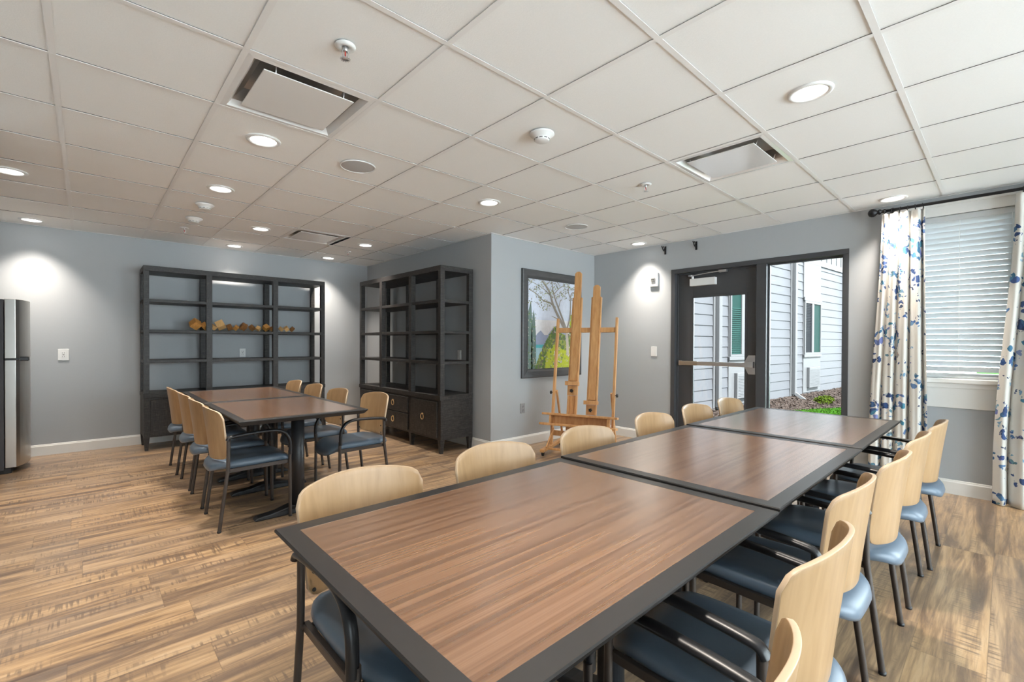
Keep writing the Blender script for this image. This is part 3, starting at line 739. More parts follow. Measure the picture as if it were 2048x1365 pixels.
# ------------------------------------------------------------------ wall plates
def plate(name, loc, nrm, lab, cat, mat, w_=.072, h_=.116, kind='outlet'):
    """plate in local frame: faces -y"""
    rz = {'-y': 0, '-x': -PI / 2}[nrm]
    r = empty(name, loc, rz, lab, cat)
    MB().box(-w_ / 2, w_ / 2, -.006, 0, -h_ / 2, h_ / 2).obj('cover_plate', mat, r, bevel=.002)
    if kind == 'outlet':
        mb = MB()
        for dz in (-.022, .022):
            mb.box(-.011, -.008, -.0075, -.006, dz - .006, dz + .007); mb.box(.008, .011, -.0075, -.006, dz - .006, dz + .007); mb.lathe([(.003, -.0075), (.003, -.006)], (0, 0, dz - .014), 'y', 10)
        mb.obj('socket_slots', m_slot, r)
    elif kind == 'gfci':
        MB().box(-.017, .017, -.0085, -.006, -.034, .034).obj('socket_insert', mat, r, bevel=.001)
        mb = MB()
        for dz in (-.020, .020):
            mb.box(-.009, -.006, -.0095, -.0085, dz - .005, dz + .006); mb.box(.006, .009, -.0095, -.0085, dz - .005, dz + .006)
        mb.box(-.008, .008, -.0095, -.0085, -.003, .003)
        mb.obj('socket_slots', m_slot, r)
    elif kind == 'rocker':
        MB().box(-.017, .017, -.0095, -.006, -.034, .034).obj('rocker', mat, r, bevel=.001)
    return r
plate('wall_outlet', (-.186, YB, 1.09), '-y', 'white double outlet on the bare wall beside the refrigerator', 'outlet', m_plastic, .088, .125, 'gfci')
plate('wall_outlet', (1.576, YB, 1.092), '-y', 'white outlet seen through the back bookcase', 'outlet', m_plastic, .072, .115, 'gfci')
plate('light_switch', (XB, 4.544, 1.092), '-x', 'white rocker switch seen through the right bookcase', 'switch', m_plastic, .072, .116, 'rocker')
plate('wall_outlet', (3.895, YP, .45), '-y', 'grey outlet low on the wall below the framed picture', 'outlet', m_greyplate, .074, .118, 'outlet')
plate('wall_plate', (XR, 3.016, 1.14), '-x', 'blank white plate on the wall left of the door', 'wall plate', m_plastic, .082, .122, 'none')
r = empty('fire_alarm', (XR, 3.016, 2.047), -PI / 2, 'white fire alarm strobe on the wall left of the door', 'fire alarm')
MB().box(-.058, .058, -.030, 0, -.092, .092).obj('housing', m_plastic, r, bevel=.012, seg=3)
MB().box(-.028, .030, -.046, -.029, -.030, .026).obj('strobe_lens', m_chrome, r, bevel=.006)
MB().box(-.020, .022, -.048, -.045, -.008, .004).obj('strobe_tube', m_slot, r)
mb = MB()
for k in range(5): mb.box(-.022, .022, -.0315, -.0295, .045 + k * .007, .048 + k * .007)
mb.obj('horn_slots', m_greyplate, r)

# ------------------------------------------------------------------ framed picture
PX0, PX1, PZ0, PZ1 = 3.862, 4.990, .812, 2.140
pc = empty('framed_picture', ((PX0 + PX1) / 2, YP, (PZ0 + PZ1) / 2), 0, 'dark framed landscape of tree, lake and mountains on the grey wall', 'picture')
pw, ph, fw = (PX1 - PX0) / 2, (PZ1 - PZ0) / 2, .108
mb = MB()
o = [(-pw, -ph), (pw, -ph), (pw, ph), (-pw, ph)]
def ins(d): return [(p[0] - math.copysign(d, p[0]), p[1] - math.copysign(d, p[1])) for p in o]
rings = [(ins(0), -.001), (ins(0), -.030), (ins(.012), -.036), (ins(.075), -.026), (ins(fw - .008), -.014), (ins(fw), -.016), (ins(fw), -.001)]
vs = [(p[0], y, p[1]) for q_, y in rings for p in q_]; n = len(rings)
mb.add(vs, [(k * 4 + i, k * 4 + (i + 1) % 4, ((k + 1) % n) * 4 + (i + 1) % 4, ((k + 1) % n) * 4 + i) for k in range(n) for i in range(4)])
mb.obj('frame', m_picframe, pc)
def flat(name, c, r=0.45): return plain(name, c, r, noise_amt=.12, noise_scale=25)
pm = [flat('print sky', (.74, .80, .93)), flat('print low sky', (.86, .86, .90)), flat('print far hill', (.38, .44, .62)), flat('print lake', (.10, .52, .60)), flat('print pale lake', (.45, .68, .76)),
      flat('print cypress', (.16, .23, .21)), flat('print bark', (.33, .30, .27)), flat('print leaf grey', (.17, .18, .14)), flat('print green', (.12, .22, .06)), flat('print lime', (.48, .56, .05)), flat('print olive', (.30, .36, .10)), flat('print light bark', (.50, .46, .41)), flat('print pale leaf', (.52, .50, .42))]
mb = MB(); iw, ih = pw - fw, ph - fw   # print coords: u 0..1, v 0..1
def P(u, v, d=0): return (-iw + 2 * iw * u, -.004 - d * .00035, -ih + 2 * ih * v)
def poly(pts, mat, d):
    mb.m = mat; mb.add([P(u, v, d) for u, v in pts], [list(range(len(pts)))])
poly([(0, .55), (1, .55), (1, 1), (0, 1)], 0, 0); poly([(0, 0), (1, 0), (1, .55), (0, .55)], 1, 0)
poly([(0, .28), (.12, .34), (.2, .40), (.26, .43), (.33, .38), (.40, .38), (.50, .455), (.56, .485), (.66, .45), (.8, .40), (1, .38), (1, .2), (0, .2)], 2, 1)
poly([(.0, .27), (.6, .27), (.6, .2), (0, .2)], 3, 2); poly([(0, .235), (.5, .235), (.5, 0), (0, 0)], 4, 3)
rnd = random.Random(5)
def blob(u, v, s, mat, d, asp=1.0):
    n = rnd.choice((3, 4, 5)); a0 = rnd.uniform(0, 6.28); pts = []
    for k in range(n): pts.append((min(.999, max(.001, u + s * math.cos(a0 + 6.283 * k / n) * rnd.uniform(.6, 1.2))), min(.999, max(.001, v + s * asp * .85 * math.sin(a0 + 6.283 * k / n) * rnd.uniform(.6, 1.2)))))
    poly(pts, mat, d)
# cypress
for (u, top, hw_) in ((.055, .76, .045), (.115, .66, .05)):
    poly([(u - hw_, 0), (u + hw_ * 1.1, 0), (u + hw_ * .9, top * .6), (u + hw_ * .5, top * .85), (u, top), (u - hw_ * .5, top * .85), (u - hw_ * .9, top * .6)] if u > .06 else [(0.001, 0), (u + hw_, 0), (u + hw_ * .9, top * .6), (u + .01, top), (0.001, top * .8)], 5, 4)
for k in range(170):
    u = rnd.uniform(0, .16); v = rnd.uniform(0, .62); blob(u, v, .012, rnd.choice((5, 8, 12, 5)), 5 + k * .004)
# hillside shrubs
hill = lambda u: .0 + 1.05 * max(0, u - .16) ** .8 if u < .5 else .42 + .05 * math.sin(u * 14)
for k in range(1500):
    u = rnd.uniform(.17, 1); h = min(.47, hill(u)); v = rnd.uniform(0, h)
    mt = 9 if (v < h * .55 and u > .35) else rnd.choice((8, 8, 10, 7))
    if rnd.random() < .25: mt = rnd.choice((10, 9, 8, 12))
    blob(u, v, rnd.uniform(.016, .034), mt, 7 + k * .002)
for k in range(90): blob(rnd.uniform(.88, .99), rnd.uniform(.43, .63), .022, rnd.choice((9, 9, 10)), 8.5 + k * .002)
# trunk + branches
def limb(pts, w0, w1, mat, d):
    pts = [(p.x, p.y) for p in smooth_path([(a, b_, 0) for a, b_ in pts], 5)]; L_ = []; R2 = []
    for i, p in enumerate(pts):
        q0, q1 = pts[max(0, i - 1)], pts[min(len(pts) - 1, i + 1)]; dx, dy = q1[0] - q0[0], q1[1] - q0[1]; l_ = math.hypot(dx, dy); w_ = w0 + (w1 - w0) * i / (len(pts) - 1)
        L_.append((p[0] - dy / l_ * w_, p[1] + dx / l_ * w_ * .85)); R2.append((p[0] + dy / l_ * w_, p[1] - dx / l_ * w_ * .85))
    for i in range(len(pts) - 1):
        q_ = [L_[i], L_[i + 1], R2[i + 1], R2[i]]
        if all(.0 <= a <= 1 and 0 <= b_ <= 1 for a, b_ in q_): poly(q_, mat, d)
limb([(.83, .14), (.82, .30), (.80, .42), (.76, .47)], .030, .026, 11, 11)
limb([(.80, .42), (.70, .52), (.60, .62), (.50, .74), (.44, .86), (.34, .95), (.26, .995)], .028, .012, 6, 11.2)
limb([(.80, .44), (.72, .56), (.62, .70), (.55, .80), (.50, .90), (.48, .99)], .020, .008, 6, 11.3)
limb([(.80, .44), (.86, .56), (.89, .70), (.88, .82), (.84, .90), (.85, .99)], .016, .007, 6, 11.4)
limb([(.88, .84), (.92, .89), (.99, .90)], .010, .007, 6, 11.5)
limb([(.56, .70), (.44, .75), (.30, .77), (.16, .84), (.02, .88)], .013, .005, 6, 11.6)
limb([(.62, .69), (.66, .78), (.70, .80)], .007, .004, 6, 11.6); limb([(.62, .57), (.54, .585), (.48, .60)], .006, .003, 6, 11.6)
limb([(.47, .82), (.36, .88), (.22, .93), (.05, .97)], .008, .003, 6, 11.7); limb([(.52, .85), (.62, .92), (.74, .97)], .007, .003, 6, 11.7)
for k in range(1150):
    ang = rnd.random()
    u = rnd.uniform(0, 1); v = .66 + .34 * rnd.random() ** .8
    if u > .45 and v < .80: continue
    if u < .45 and v < .72 - .0 and not (.18 < u < .45 and v > .62): continue
    if math.sin(u * 21 + 3 * math.sin(v * 17)) * math.cos(v * 23 + 2 * u) < -.25: continue
    blob(u, v, rnd.uniform(.005, .012), rnd.choice((7, 7, 12, 10, 6)), 12 + k * .002)
mb.obj('print', pm, pc)

# ------------------------------------------------------------------ easel (local u along width, w toward the back, v up the lean)
P0 = Vector((3.912, 3.517, 0)); az = math.atan2(-.929, .370)
ez = empty('studio_easel', P0, az, 'tall double-mast wooden studio easel on castors before the picture wall', 'easel')
al = R_(9)
def E3(u, wv, v): return (u, wv * math.cos(al) + v * math.sin(al), .06 + v * math.cos(al) - wv * math.sin(al))
def ebar(mb, u0, u1, w0, w1, v0, v1):
    c = [E3(u, w_, v) for v in (v0, v1) for w_ in (w0, w1) for u in (u0, u1)]
    mb.add(c, [(0, 2, 3, 1), (4, 5, 7, 6), (0, 1, 5, 4), (2, 6, 7, 3), (0, 4, 6, 2), (1, 3, 7, 5)]); return mb
for u in (.005, .700): ebar(MB(), u - .012, u + .014, -.004, .040, .0, 1.49).obj('upright', m_easel, ez, bevel=.003)
ebar(MB(), .017, .688, .006, .030, 1.322, 1.378).obj('crossbar', m_easel, ez, bevel=.003)
ebar(MB(), .017, .688, .010, .032, .125, .185).obj('lower_rail', m_easel, ez, bevel=.003)
def knob(par, u, w_, v, side=None):
    mb = MB(); c = E3(u, w_, v)
    if side is None:
        mb.lathe([(.005, -.018), (.005, -.002)], c, 'y', 10)
        pts = []
        for k in range(20):
            a = 2 * PI * k / 20; rr = .019 + .004 * math.cos(5 * a); pts.append((c[0] + rr * math.cos(a), c[2] + rr * math.sin(a)))
        mb.prism(pts, 'y', c[1] - .030, c[1] - .016)
    else:
        mb.lathe([(.005, 0), (.005, side * .018)], c, 'x', 10); mb.lathe([(.020, side * .018), (.021, side * .026), (.014, side * .034)], c, 'x', 16)
    mb.obj('knob', m_arm, par)
def mast(uc, top, sh, chtop=1.732):
    o = MB(); ebar(o, uc - .058, uc - .042, -.012, .030, sh + .0, chtop); ebar(o, uc + .042, uc + .058, -.012, .030, sh + .0, chtop); ebar(o, uc - .042, uc + .042, .020, .032, sh, chtop - .02)
    o.obj('mast_channel', m_easel, ez, bevel=.002)
    s = ebar(MB(), uc - .040, uc + .040, -.020, .010, sh + .03, top - .03)
    cc = [E3(uc + .040 * math.cos(a), 0, top - .032 + .032 * math.sin(a)) for a in [PI * k / 12 for k in range(13)]]
    vs = [E3(uc + .040 * math.cos(a), w_, top - .032 + .032 * math.sin(a)) for w_ in (-.020, .010) for a in [PI * k / 12 for k in range(13)]]
    s.add(vs, [list(range(13)), list(range(13, 26))[::-1]] + [(i, i + 1, 14 + i, 13 + i) for i in range(12)] + [(12, 0, 13, 25)])
    sl = s.obj('sliding_mast', m_easel, ez, bevel=.002)
    ebar(MB(), uc - .075, uc + .075, -.075, .0, sh - .022, sh + .022).obj('mast_shelf', m_easel, ez, bevel=.003)
    bk_ = ebar(MB(), uc - .058, uc + .058, -.022, .015, sh - .135, sh - .024).obj('knob_block', m_easel, ez, bevel=.003)
    knob(bk_, uc, -.024, sh - .078)
    lo = MB(); ebar(lo, uc - .056, uc - .034, -.014, .024, .17, sh - .138); ebar(lo, uc + .034, uc + .056, -.014, .024, .17, sh - .138); ebar(lo, uc - .034, uc + .034, .004, .020, .17, sh - .138)
    lo.obj('slotted_rail', m_easel, ez, bevel=.002)
mast(.235, 2.045, .725); mast(.462, 1.872, .520)
tr = MB(); ebar(tr, -.085, .770, -.105, -.015, .355, .380); tr.obj('tray_top', m_easel, ez, bevel=.004)
ebar(MB(), -.100, .765, -.135, -.012, .240, .265).obj('tray_ledge', m_easel, ez, bevel=.004)
tb = MB(); ebar(tb, .025, .675, -.030, -.014, .265, .355); tb.obj('tray_back', m_easel, ez)
for a in (.003, .66): ebar(MB(), a, a + .022, -.095, -.014, .265, .355).obj('tray_end', m_easel, ez, bevel=.002)
for u, sd in ((.005, -1), (.700, 1)):
    up = None
    # rear prop strut, foot bar, diagonal brace, castors
    a = Vector(E3(u - sd * .030, .02, .64)); b_ = Vector((u - sd * .030, .36, .075))
    MB().bar(a, b_, .018, .032, (0, 1, 0)).obj('rear_strut', m_easel, ez, bevel=.002)
    ft = MB().bar((u, -.275, .062), (u, .40, .062), .048, .036).obj('foot', m_easel, ez, bevel=.006)
    MB().bar((u - sd * .02, -.18, .078), E3(u - sd * .02, .02, .20), .016, .034, (0, 1, 0)).obj('brace', m_easel, ez, bevel=.002)
    for yy in (-.235, .355):
        w_ = MB().lathe([(.024, -.012), (.030, -.009), (.030, .009), (.024, .012)], (u, yy, .030), 'x', 24).obj('castor', m_arm, ft)
        MB().box(u - .016, u + .016, yy - .010, yy + .010, .026, .050).obj('castor_fork', m_iron, ft)
    knob(ez, u + sd * .012, .015, .615, sd); knob(ez, u + sd * .012, .01, .035, sd)
MB().bar((.005, .34, .062), (.70, .34, .062), .030, .045).obj('rear_rail', m_easel, ez, bevel=.004)
MB().bar((.005, -.12, .062), (.70, -.12, .062), .040, .022).obj('front_rail', m_easel, ez, bevel=.004)

# ------------------------------------------------------------------ door and sidelight
dr = empty('door_1', (XR, 0, 0), 0, kind='structure')
fo, fi = XR - .012, XR + .13
MULL0, MULL1 = 1.716, 1.822
mb = MB()
mb.box(fo, fi, DY1 - .050, DY1, 0, DZ - .052); mb.box(fo, fi, DY0, DY0 + .046, 0, DZ - .052); mb.box(fo, fi, DY0, DY1, DZ - .052, DZ)
mb.box(fo + .004, fi, MULL0 + .004, MULL1 - .004, 0, DZ - .052); mb.box(fo + .004, fi, DY0 + .046, MULL0 + .004, 0.0, .11)
# stops
mb.box(XR + .045, XR + .062, DY1 - .066, DY1 - .05, 0, DZ - .05); mb.box(XR + .045, XR + .062, MULL1 - .004, MULL1 + .012, 0, DZ - .05); mb.box(XR + .045, XR + .062, MULL1, DY1 - .05, DZ - .068, DZ - .05)
mb.box(XR + .05, XR + .085, DY0 + .046, DY0 + .062, .11, DZ - .052); mb.box(XR + .05, XR + .085, MULL0 - .012, MULL0 + .004, .11, DZ - .052); mb.box(XR + .05, XR + .085, DY0 + .05, MULL0, DZ - .068, DZ - .052)
for v in range(len(mb.v)): mb.v[v] = (mb.v[v][0] - XR, mb.v[v][1], mb.v[v][2])
mb.obj('door_frame', m_frame, dr, bevel=.003)
LX = .062  # leaf inner face relative to XR
y0, y1, zt = MULL1 + .006, DY1 - .058, DZ - .058
g0, g1, gz0, gz1 = 1.945, 2.545, .22, 1.795
mb = MB()
mb.box(LX, LX + .045, y0, g0, .012, zt); mb.box(LX, LX + .045, g1, y1, .012, zt); mb.box(LX, LX + .045, g0, g1, .012, gz0); mb.box(LX, LX + .045, g0, g1, gz1, zt)
for a0, a1, b0, b1 in ((g0 - .014, g0 + .010, gz0 - .014, gz1 + .014), (g1 - .010, g1 + .014, gz0 - .014, gz1 + .014), (g0, g1, gz0 - .014, gz0 + .010), (g0, g1, gz1 - .010, gz1 + .014)):
    mb.box(LX - .006, LX + .002, a0, a1, b0, b1)
lf = mb.obj('door_leaf', m_frame, dr, bevel=.002)
MB().box(LX + .018, LX + .024, g0, g1, gz0, gz1).obj('door_glass', m_glass, dr)
MB().box(.062, .068, DY0 + .05, MULL0, .11, DZ - .055).obj('sidelight_glass', m_glass, dr)
# panic bar
pb = empty('exit_bar', (0, 0, 0)); pb.parent = dr
mb = MB(); mb.box(LX - .052, LX - .016, 1.955, 2.470, .985, 1.030); mb.obj('push_bar', m_chrome, pb, bevel=.006)
MB().box(LX - .046, LX - .010, 2.470, 2.690, .982, 1.032).obj('bar_housing', m_steel, pb, bevel=.005)
mb = MB().prism([(y_, z_) for y_, z_ in ((1.842, .905), (1.842, 1.115), (1.915, 1.115), (1.955, 1.035), (1.955, .985), (1.915, .905))], 'x', LX - .012, LX - .0005)
mb.prism([(1.850, .975), (1.850, 1.045), (1.90, 1.040), (1.962, 1.032), (1.962, .983), (1.90, .98)], 'x', LX - .060, LX - .011)
mb.obj('latch_housing', m_chrome, pb, bevel=.004)
MB().box(LX - .045, LX, 2.672, 2.700, .980, 1.036).obj('bar_end_cap', m_chrome, pb, bevel=.004)
MB().box(LX - .060, LX - .0005, 2.262, 2.560, 1.925, 2.010).obj('door_closer', m_plastic, dr, bevel=.004)
mb = MB(); mb.bar((LX - .045, 2.555, 2.045), (LX - .075, 2.300, 2.060), .018, .010); mb.bar((LX - .075, 2.300, 2.060), (-.004, 2.18, 2.066), .018, .010); mb.lathe([(.016, 2.008), (.016, 2.050)], (LX - .045, 2.53, 0), n=14)
mb.box(-.016, .03, 2.13, 2.215, 2.052, 2.078)
mb.bar((LX - .045, 2.535, 2.048), (LX - .02, 2.585, 2.052), .03, .022)
mb.obj('closer_arm', m_chrome, dr, bevel=.002)
for z in (.28, 1.05, 1.86):
    MB().lathe([(.008, z - .055), (.008, z + .055)], (LX - .006, DY1 - .054, 0), n=12).obj('hinge', m_chrome, dr)
MB().box(-.02, .16, DY0 + .0, DY1, 0, .012).obj('threshold', m_chrome, dr)
# leftover rod brackets above the door
for y, lab in ((2.869, 'black curtain rod bracket above the wall alarm, farther from the window'), (2.478, 'black curtain rod bracket directly above the door closer')):
    r = empty('rod_bracket', (XR, y, 2.405), 0, lab, 'bracket', 'empty curtain rod brackets over the door')
    MB().box(-.008, 0, -.012, .012, -.060, .040).obj('wall_plate', m_rod, r, bevel=.003)
    mb = MB().tube(smooth_path([(-.006, 0, -.012), (-.04, 0, -.022), (-.07, 0, .0), (-.072, 0, .016)]), .006, 8)
    mb.tube([(-.072 + .020 * math.cos(a), 0, .034 + .020 * math.sin(a)) for a in [PI * (1.0 + k / 10) for k in range(11)]], .006, 8); mb.tube([(-.04, 0, -.02), (-.03, 0, .01), (-.006, 0, .02)], .005, 8)
    mb.obj('hook_arm', m_rod, r)

# ------------------------------------------------------------------ windows
def window(name, y0, y1, z0, z1, casing=True):
    r = empty(name, (XR, 0, 0), 0, kind='structure')
    mb = MB(); f = .045
    mb.box(.05, .12, y0, y0 + f, z0, z1); mb.box(.05, .12, y1 - f, y1, z0, z1); mb.box(.05, .12, y0, y1, z0, z0 + f); mb.box(.05, .12, y0, y1, z1 - f, z1)
    ym = (y0 + y1) / 2; mb.box(.055, .11, ym - .03, ym + .03, z0, z1)
    mb.obj('window_frame', m_plastic, r, bevel=.002)
    MB().box(.08, .086, y0 + f, y1 - f, z0 + f, z1 - f).obj('window_glass', m_glass, r)
    return r
w1 = window('window_1', WY0, WY1, WZ0, WZ1)
mb = MB(); mb.box(-.045, .06, WY0 - .05, WY1 + .05, WZ0 - .035, WZ0 + .004); mb.obj('window_sill', m_white, w1, bevel=.008, seg=3)
mb = MB(); mb.box(-.022, 0, WY0 - .02, WY1 + .02, WZ0 - .075, WZ0 - .033); mb.box(-.014, 0, WY0 - .02, WY1 + .02, .715, WZ0 - .07); mb.obj('window_apron', m_white, w1, bevel=.003)
mb = MB(); mb.box(-.018, 0, WY0 - .07, WY1 + .07, WZ1, 2.425); mb.box(-.018, 0, WY1, WY1 + .07, WZ0, WZ1); mb.box(-.018, 0, WY0 - .07, WY0, WZ0, WZ1); mb.box(-.03, 0, WY0 - .08, WY1 + .08, 2.40, 2.432)
mb.obj('window_casing', m_white, w1, bevel=.003)
w2 = window('window_2_unseen', VY0, VY1, .10, 2.32)  # unseen window, added from the daylight on the floor, enlarged for more light
MB().box(-.03, .05, VY0 - .03, VY1 + .03, .07, .102).obj('window_sill', m_white, w2)
# blinds
vb = empty('window_blind', (XR, 0, 0), 0, 'white horizontal slat blind lowered over the window between the floral curtains', 'blind')
mb = MB().box(-.002, .045, WY0 + .004, WY1 - .004, WZ1 - .05, WZ1 - .003); mb.obj('headrail', m_blind, vb, bevel=.004)
mb = MB(); nsl = 28; zt_, zb_ = WZ1 - .068, WZ0 + .035
for k in range(nsl):
    z = zt_ - (zt_ - zb_) * k / nsl; tl = -R_(54)
    dx, dz = .024 * math.cos(tl), .024 * math.sin(tl)
    c = [(.022 - dx, z - dz), (.022 + dx, z + dz), (.022 + dx + .0015, z + dz + .002), (.022 - dx + .0015, z - dz + .002)]
    mb.prism([(a, b_) for a, b_ in c], 'y', WY0 + .008, WY1 - .008)
mb.obj('slats', m_blind, vb)
MB().box(.004, .042, WY0 + .008, WY1 - .008, WZ0 + .006, WZ0 + .024).obj('bottom_rail', m_blind, vb, bevel=.003)
mb = MB()
for y in (WY0 + .22, WY1 - .33, WY1 - .62):
    mb.box(.000, .001, y - .0015, y + .0015, zb_ - .02, zt_ + .02)
mb.obj('ladder_cords', m_plastic, vb)

# rod + curtains
RX, RZ = XR - .095, 2.418
rd = empty('curtain_rod', (RX, 0, RZ), 0, 'long black iron curtain rod with ball finial above the window', 'curtain rod')
MB().lathe([(.0125, -1.0), (.0125, .735)], ax='y', n=18).obj('rod', m_rod, rd)
MB().lathe([(.0135, .730), (.020, .735), (.020, .745), (.014, .750), (.014, .762), (.022, .768), (.024, .778), (.016, .788), (.020, .794), (.030, .803), (.036, .818), (.036, .832), (.028, .848), (.012, .857), (.002, .859)], ax='y', n=24).obj('finial', m_rod, rd)
for yb in (.700, -.92):
    mb = MB().box(.085, .095, yb - .011, yb + .011, -.045, .035); mb.tube([(.088, yb, -.012), (.03, yb, -.020), (.0, yb, -.016)], .007, 8); mb.obj('bracket', m_rod, rd)
def curtain(lab, yt0, yt1, yb0, yb1, seed, nf=5):
    r = empty('curtain', (RX, 0, 0), 0, lab, 'curtain', 'blue floral curtains')
    rn = random.Random(seed); NU, NV = 120, 60; zt, zb = RZ - .030, .008
    ph = [rn.uniform(-.25, .25) for _ in range(nf * 2 + 3)]
    def fold(u, v):
        # v 0 top 1 bottom
        a = u * nf * 2 * PI + ph[int(u * nf)] * 0 + .5 * math.sin(3 * u + seed + v * 1.3)
        amp = .018 + .016 * min(1, v * 3) + .005 * math.sin(7 * v + 9 * u)
        pinch = math.exp(-((v - .055) / .03) ** 2)
        return math.sin(a) * amp * (1 - .55 * pinch) + .012 * math.sin(a * 2 + seed + 2 * v), a
    vs = []; uvs = []
    for j in range(NV + 1):
        v = (j / NV) ** 1.15; z = zt + (zb - zt) * v; row = []; arc = 0; prev = None
        for i in range(NU + 1):
            u = i / NU; f, a = fold(u, v)
            t = min(1, v * 1.15) ; t = t * t * (3 - 2 * t)
            y0_ = yt0 + (yb0 - yt0) * t; y1_ = yt1 + (yb1 - yt1) * t
            y = y0_ + (y1_ - y0_) * (u + .016 * math.sin(a * 1.0 + 1.2))
            p = (-.005 + f * .95, y, z + (.004 * math.sin(a) if j == NV else 0))
            if prev: arc += math.hypot(p[0] - prev[0], p[1] - prev[1])
            prev = p; vs.append(p); uvs.append((arc + seed * .37, z))
    mb = MB(); mb.smooth = True
    mb.add(vs, [(j * (NU + 1) + i, j * (NU + 1) + i + 1, (j + 1) * (NU + 1) + i + 1, (j + 1) * (NU + 1) + i) for j in range(NV) for i in range(NU)])
    o = mb.obj('fabric', m_floral, r)
    uvl = o.data.uv_layers.new(name='UVMap')
    for lp in o.data.loops: uvl.data[lp.index].uv = uvs[lp.vertex_index]
    sm = o.modifiers.new('thick', 'SOLIDIFY'); sm.thickness = .002; sm.offset = 0
    n = 6
    for k in range(n):
        y = yt0 + (yt1 - yt0) * (k + .35) / (n - .3)
        rg = MB().tube([(.019 * math.cos(a), y + .004 * math.sin(a + k), RZ - .006 + .0215 * math.sin(a)) for a in [2 * PI * q / 22 for q in range(22)]], .0026, 8, closed=True)
        rg.tube([(0, y, RZ - .027), (0, y, RZ - .040)], .003, 6)
        rg.obj('curtain_ring', m_rod, r)
    return r
curtain('floral curtain with warm cream top between the door and the window', .470, .755, .440, .830, 3, 4)
curtain('floral curtain at the right edge of the photo, cut off by the frame', -.62, -.040, -.60, .058, 8, 6)

# ------------------------------------------------------------------ outdoors
tag(MB().box(XR + .13, 40, -25, 25, -.12, -.03).obj('ground', m_paving), kind='structure')
ang = R_(-4.2); bx, by = 7.0, 3.27
nb = empty('neighbouring_building', (bx, by, 0), ang, 'white lap-sided building wing with windows seen through the door glass', 'building')
def lap(mb, s0, s1, z0, z1, e=.172):
    z = z0
    while z < z1 - .01:
        t = min(z + e, z1)
        mb.add([(s0, -.015, z), (s1, -.015, z), (s1, -.004, t), (s0, -.004, t), (s0, .05, z), (s1, .05, z), (s1, .05, t), (s0, .05, t)],
               [(0, 1, 2, 3), (0, 4, 5, 1), (4, 7, 6, 5), (3, 2, 6, 7), (0, 3, 7, 4), (1, 5, 6, 2)]); z = t
mb = MB(); lap(mb, -1.3, 12, .16, 3.0); mb.box(-1.3, 12, .05, .2, -.1, 6.5)
mb.obj('lap_siding', m_siding, nb)
mb = MB(); mb.box(-1.3, 12, -.03, .05, 3.0, 3.12); mb.box(-1.3, 12, .0, .05, 3.12, 6.5)
s = -1.2
while s < 12: mb.box(s, s + .04, -.014, .001, 3.12, 6.5); s += .33
mb.box(-1.3, 12, -.022, .05, -.05, .165)
mb.obj('board_and_batten', m_extwhite, nb)
for s0 in (.50, 3.62, 6.9):
    MB().box(s0, s0 + .20, -.030, .0, .16, 3.0).obj('corner_board', m_extwhite, nb)
    mb = MB().box(s0 + .05, s0 + .15, -.10, -.03, .20, 3.0); mb.bar((s0 + .10, -.06, .24), (s0 + .16, -.24, .10), .09, .07)
    mb.obj('downspout', m_extwhite, nb, bevel=.01)
for n_, s0 in ((0, 1.01), (1, 4.30)):
    w_ = .64 if False else 1.0
    MB().box(s0, s0 + w_, -.028, .0, .20, 3.0).obj('window_panel', m_extwhite, nb)
    wf = MB(); a0, a1 = s0 + .055, s0 + .93
    for q0, q1, z0, z1 in ((a0 - .04, a0, 1.02, 2.17), (a1, a1 + .04, 1.02, 2.17), (a0, a1, 2.12, 2.17), (a0, a1, 1.02, 1.06), (a0 + .36, a0 + .47, 1.06, 2.12), (s0 - .01, s0 + w_ + .01, .96, 1.02), (s0 - .01, s0 + w_ + .01, 2.17, 2.25)): wf.box(q0, q1, -.055, -.028, z0, z1)
    wf = wf.obj('window', m_extwhite, nb, bevel=.004)
    MB().box(a0, a0 + .36, -.036, -.030, 1.06, 2.12).obj('blind_pane', m_teal if n_ == 0 else m_extblind, wf)
    mb = MB(); k = 0; z = 1.07
    while z < (1.86 if n_ == 0 else 2.1): mb.box(a0 + .005, a0 + .355, -.044, -.037, z, z + .016); z += .035
    mb.obj('blind_slats', m_tealblind if n_ == 0 else m_extblind, wf)
    MB().box(a0 + .47, a1, -.036, -.030, 1.06, 2.12).obj('pane', m_teal, wf)
    ac = MB().box(s0 + .20, s0 + .84, -.085, -.028, .30, .74).obj('air_conditioner', m_extwhite, nb, bevel=.006)
    mb = MB()
    for k in range(14): mb.box(s0 + .24, s0 + .80, -.089, -.085, .34 + k * .026, .345 + k * .026)
    mb.obj('louvres', m_siding, ac)
def wall_y(x): return by + (x - bx) * math.tan(ang)
def bedge(x):
    pts = [(5.46, 1.0), (8.0, 1.9), (9.1, 2.6), (9.7, 2.72), (10.9, 2.18), (12, 1.95), (14, 1.7), (20, 1.3)]
    for (a, b_), (c, d) in zip(pts, pts[1:]):
        if a <= x <= c: return b_ + (d - b_) * (x - a) / (c - a)
    return 1.3
mb = MB(); mb.smooth = True
def bed(u, v):
    x = 5.62 + 13 * u; y0_ = bedge(x); y1_ = wall_y(x) + .02; y = y0_ + (y1_ - y0_) * v
    return (x, y, -.01 + .17 * (v * v * (3 - 2 * v)) + .012 * noise.noise(Vector((x * 6, y * 6, 0))))
mb.grid(bed, 90, 14)
tag(mb.obj('mulch_bed', m_mulch), 'brown mulch bed along the white building wall', 'mulch', kind='stuff')
mb = MB(); rn = random.Random(3)
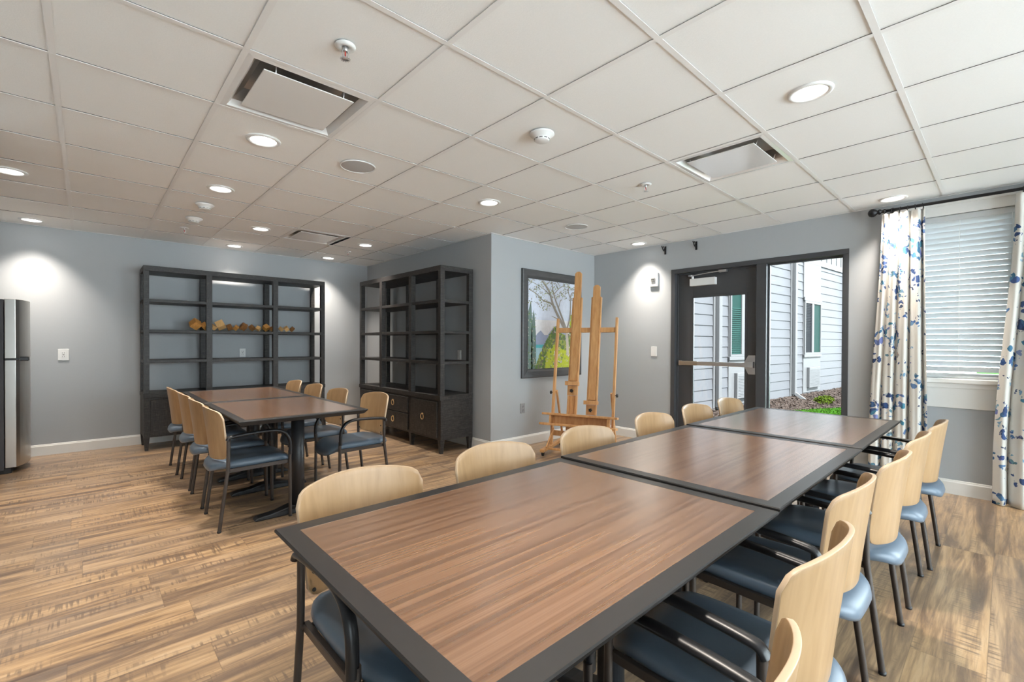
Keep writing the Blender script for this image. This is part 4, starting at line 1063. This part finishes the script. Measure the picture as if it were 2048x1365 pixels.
for k in range(5200):
    u = rn.random() ** 1.2 * .75; v = rn.random(); p = Vector(bed(u, v)) + Vector((0, 0, .008)); l_ = rn.uniform(.02, .05)
    a = rn.uniform(0, 6.28); d = Vector((math.cos(a), math.sin(a), rn.uniform(-.3, .4))) * l_; w_ = Vector((-math.sin(a), math.cos(a), rn.uniform(-.3, .3))) * l_ * .3; h = Vector((0, 0, .008))
    mb.add([p - d - w_, p + d - w_, p + d + w_, p - d + w_, p - d * .8 - w_ + h, p + d * .8 - w_ + h, p + d * .8 + w_ + h, p - d * .8 + w_ + h], [(4, 5, 6, 7), (0, 1, 5, 4), (1, 2, 6, 5), (2, 3, 7, 6), (3, 0, 4, 7)])
tag(mb.obj('bark_chips', m_chips), 'pale bark chips scattered over the planting bed', 'bark chips', kind='stuff')
mb = MB()
gp = [(5.7, -8), (30, -8), (30, .9), (20, 1.3), (14, 1.7), (12, 1.95), (10.9, 2.18), (9.7, 2.72), (9.1, 2.6), (8.0, 1.9), (6.6, 1.40), (6.3, .2)]
mb.prism(gp, 'z', -.03, 0.0)
tag(mb.obj('lawn', m_grassy), 'bright green lawn beside the mulch bed outside', 'lawn', kind='stuff')
mb = MB()
for k in range(9000):
    x = rn.uniform(8.3, 13); y = rn.uniform(.8, 2.8)
    if y > bedge(x) - .02: continue
    a = rn.uniform(0, 6.28); h = rn.uniform(.02, .045); w_ = .006; dx, dy = math.cos(a) * w_, math.sin(a) * w_
    mb.add([(x - dx, y - dy, -.002), (x + dx, y + dy, -.002), (x + rn.uniform(-.015, .015), y + rn.uniform(-.015, .015), h)], [(0, 1, 2)])
tag(mb.obj('grass_blades', m_blade), 'short bright grass blades of the lawn outside', 'grass', kind='stuff')
def shrub(x, y, s, lab):
    r = empty('shrub', (x, y, .03), 0, lab, 'shrub', 'low yellow green shrubs in the mulch bed')
    mb = MB(); q = random.Random(int(x * 100))
    for k in range(520):
        a = q.uniform(0, 6.28); e = q.uniform(.05, 1.4); R3 = s * (.55 + .45 * q.random() ** .5)
        c = Vector((math.cos(a) * math.cos(e) * R3 * 1.15, math.sin(a) * math.cos(e) * R3, math.sin(e) * R3 * .8 + .02)); d = Vector((q.uniform(-1, 1), q.uniform(-1, 1), q.uniform(0, 1))).normalized() * .030; w_ = d.cross(Vector((q.uniform(-1, 1), q.uniform(-1, 1), 0))).normalized() * .011
        mb.add([c - d, c + w_, c + d, c - w_], [(0, 1, 2, 3)])
    mb.obj('leaves', m_shrub, r)
    mb = MB()
    for k in range(9):
        a = 6.28 * k / 9; mb.tube([(0, 0, -.04), (math.cos(a) * s * .3, math.sin(a) * s * .3, s * .35), (math.cos(a) * s * .6, math.sin(a) * s * .6, s * .6)], [.006, .004, .002], 5)
    mb.obj('stems', m_mulch, r)
shrub(10.95, 2.50, .17, 'low yellow green shrub nearer the door in the mulch bed'); shrub(11.5, 2.55, .13, 'small yellow green shrub just behind the first one'); shrub(13.1, 2.40, .17, 'low yellow green shrub at the right jamb of the sidelight')
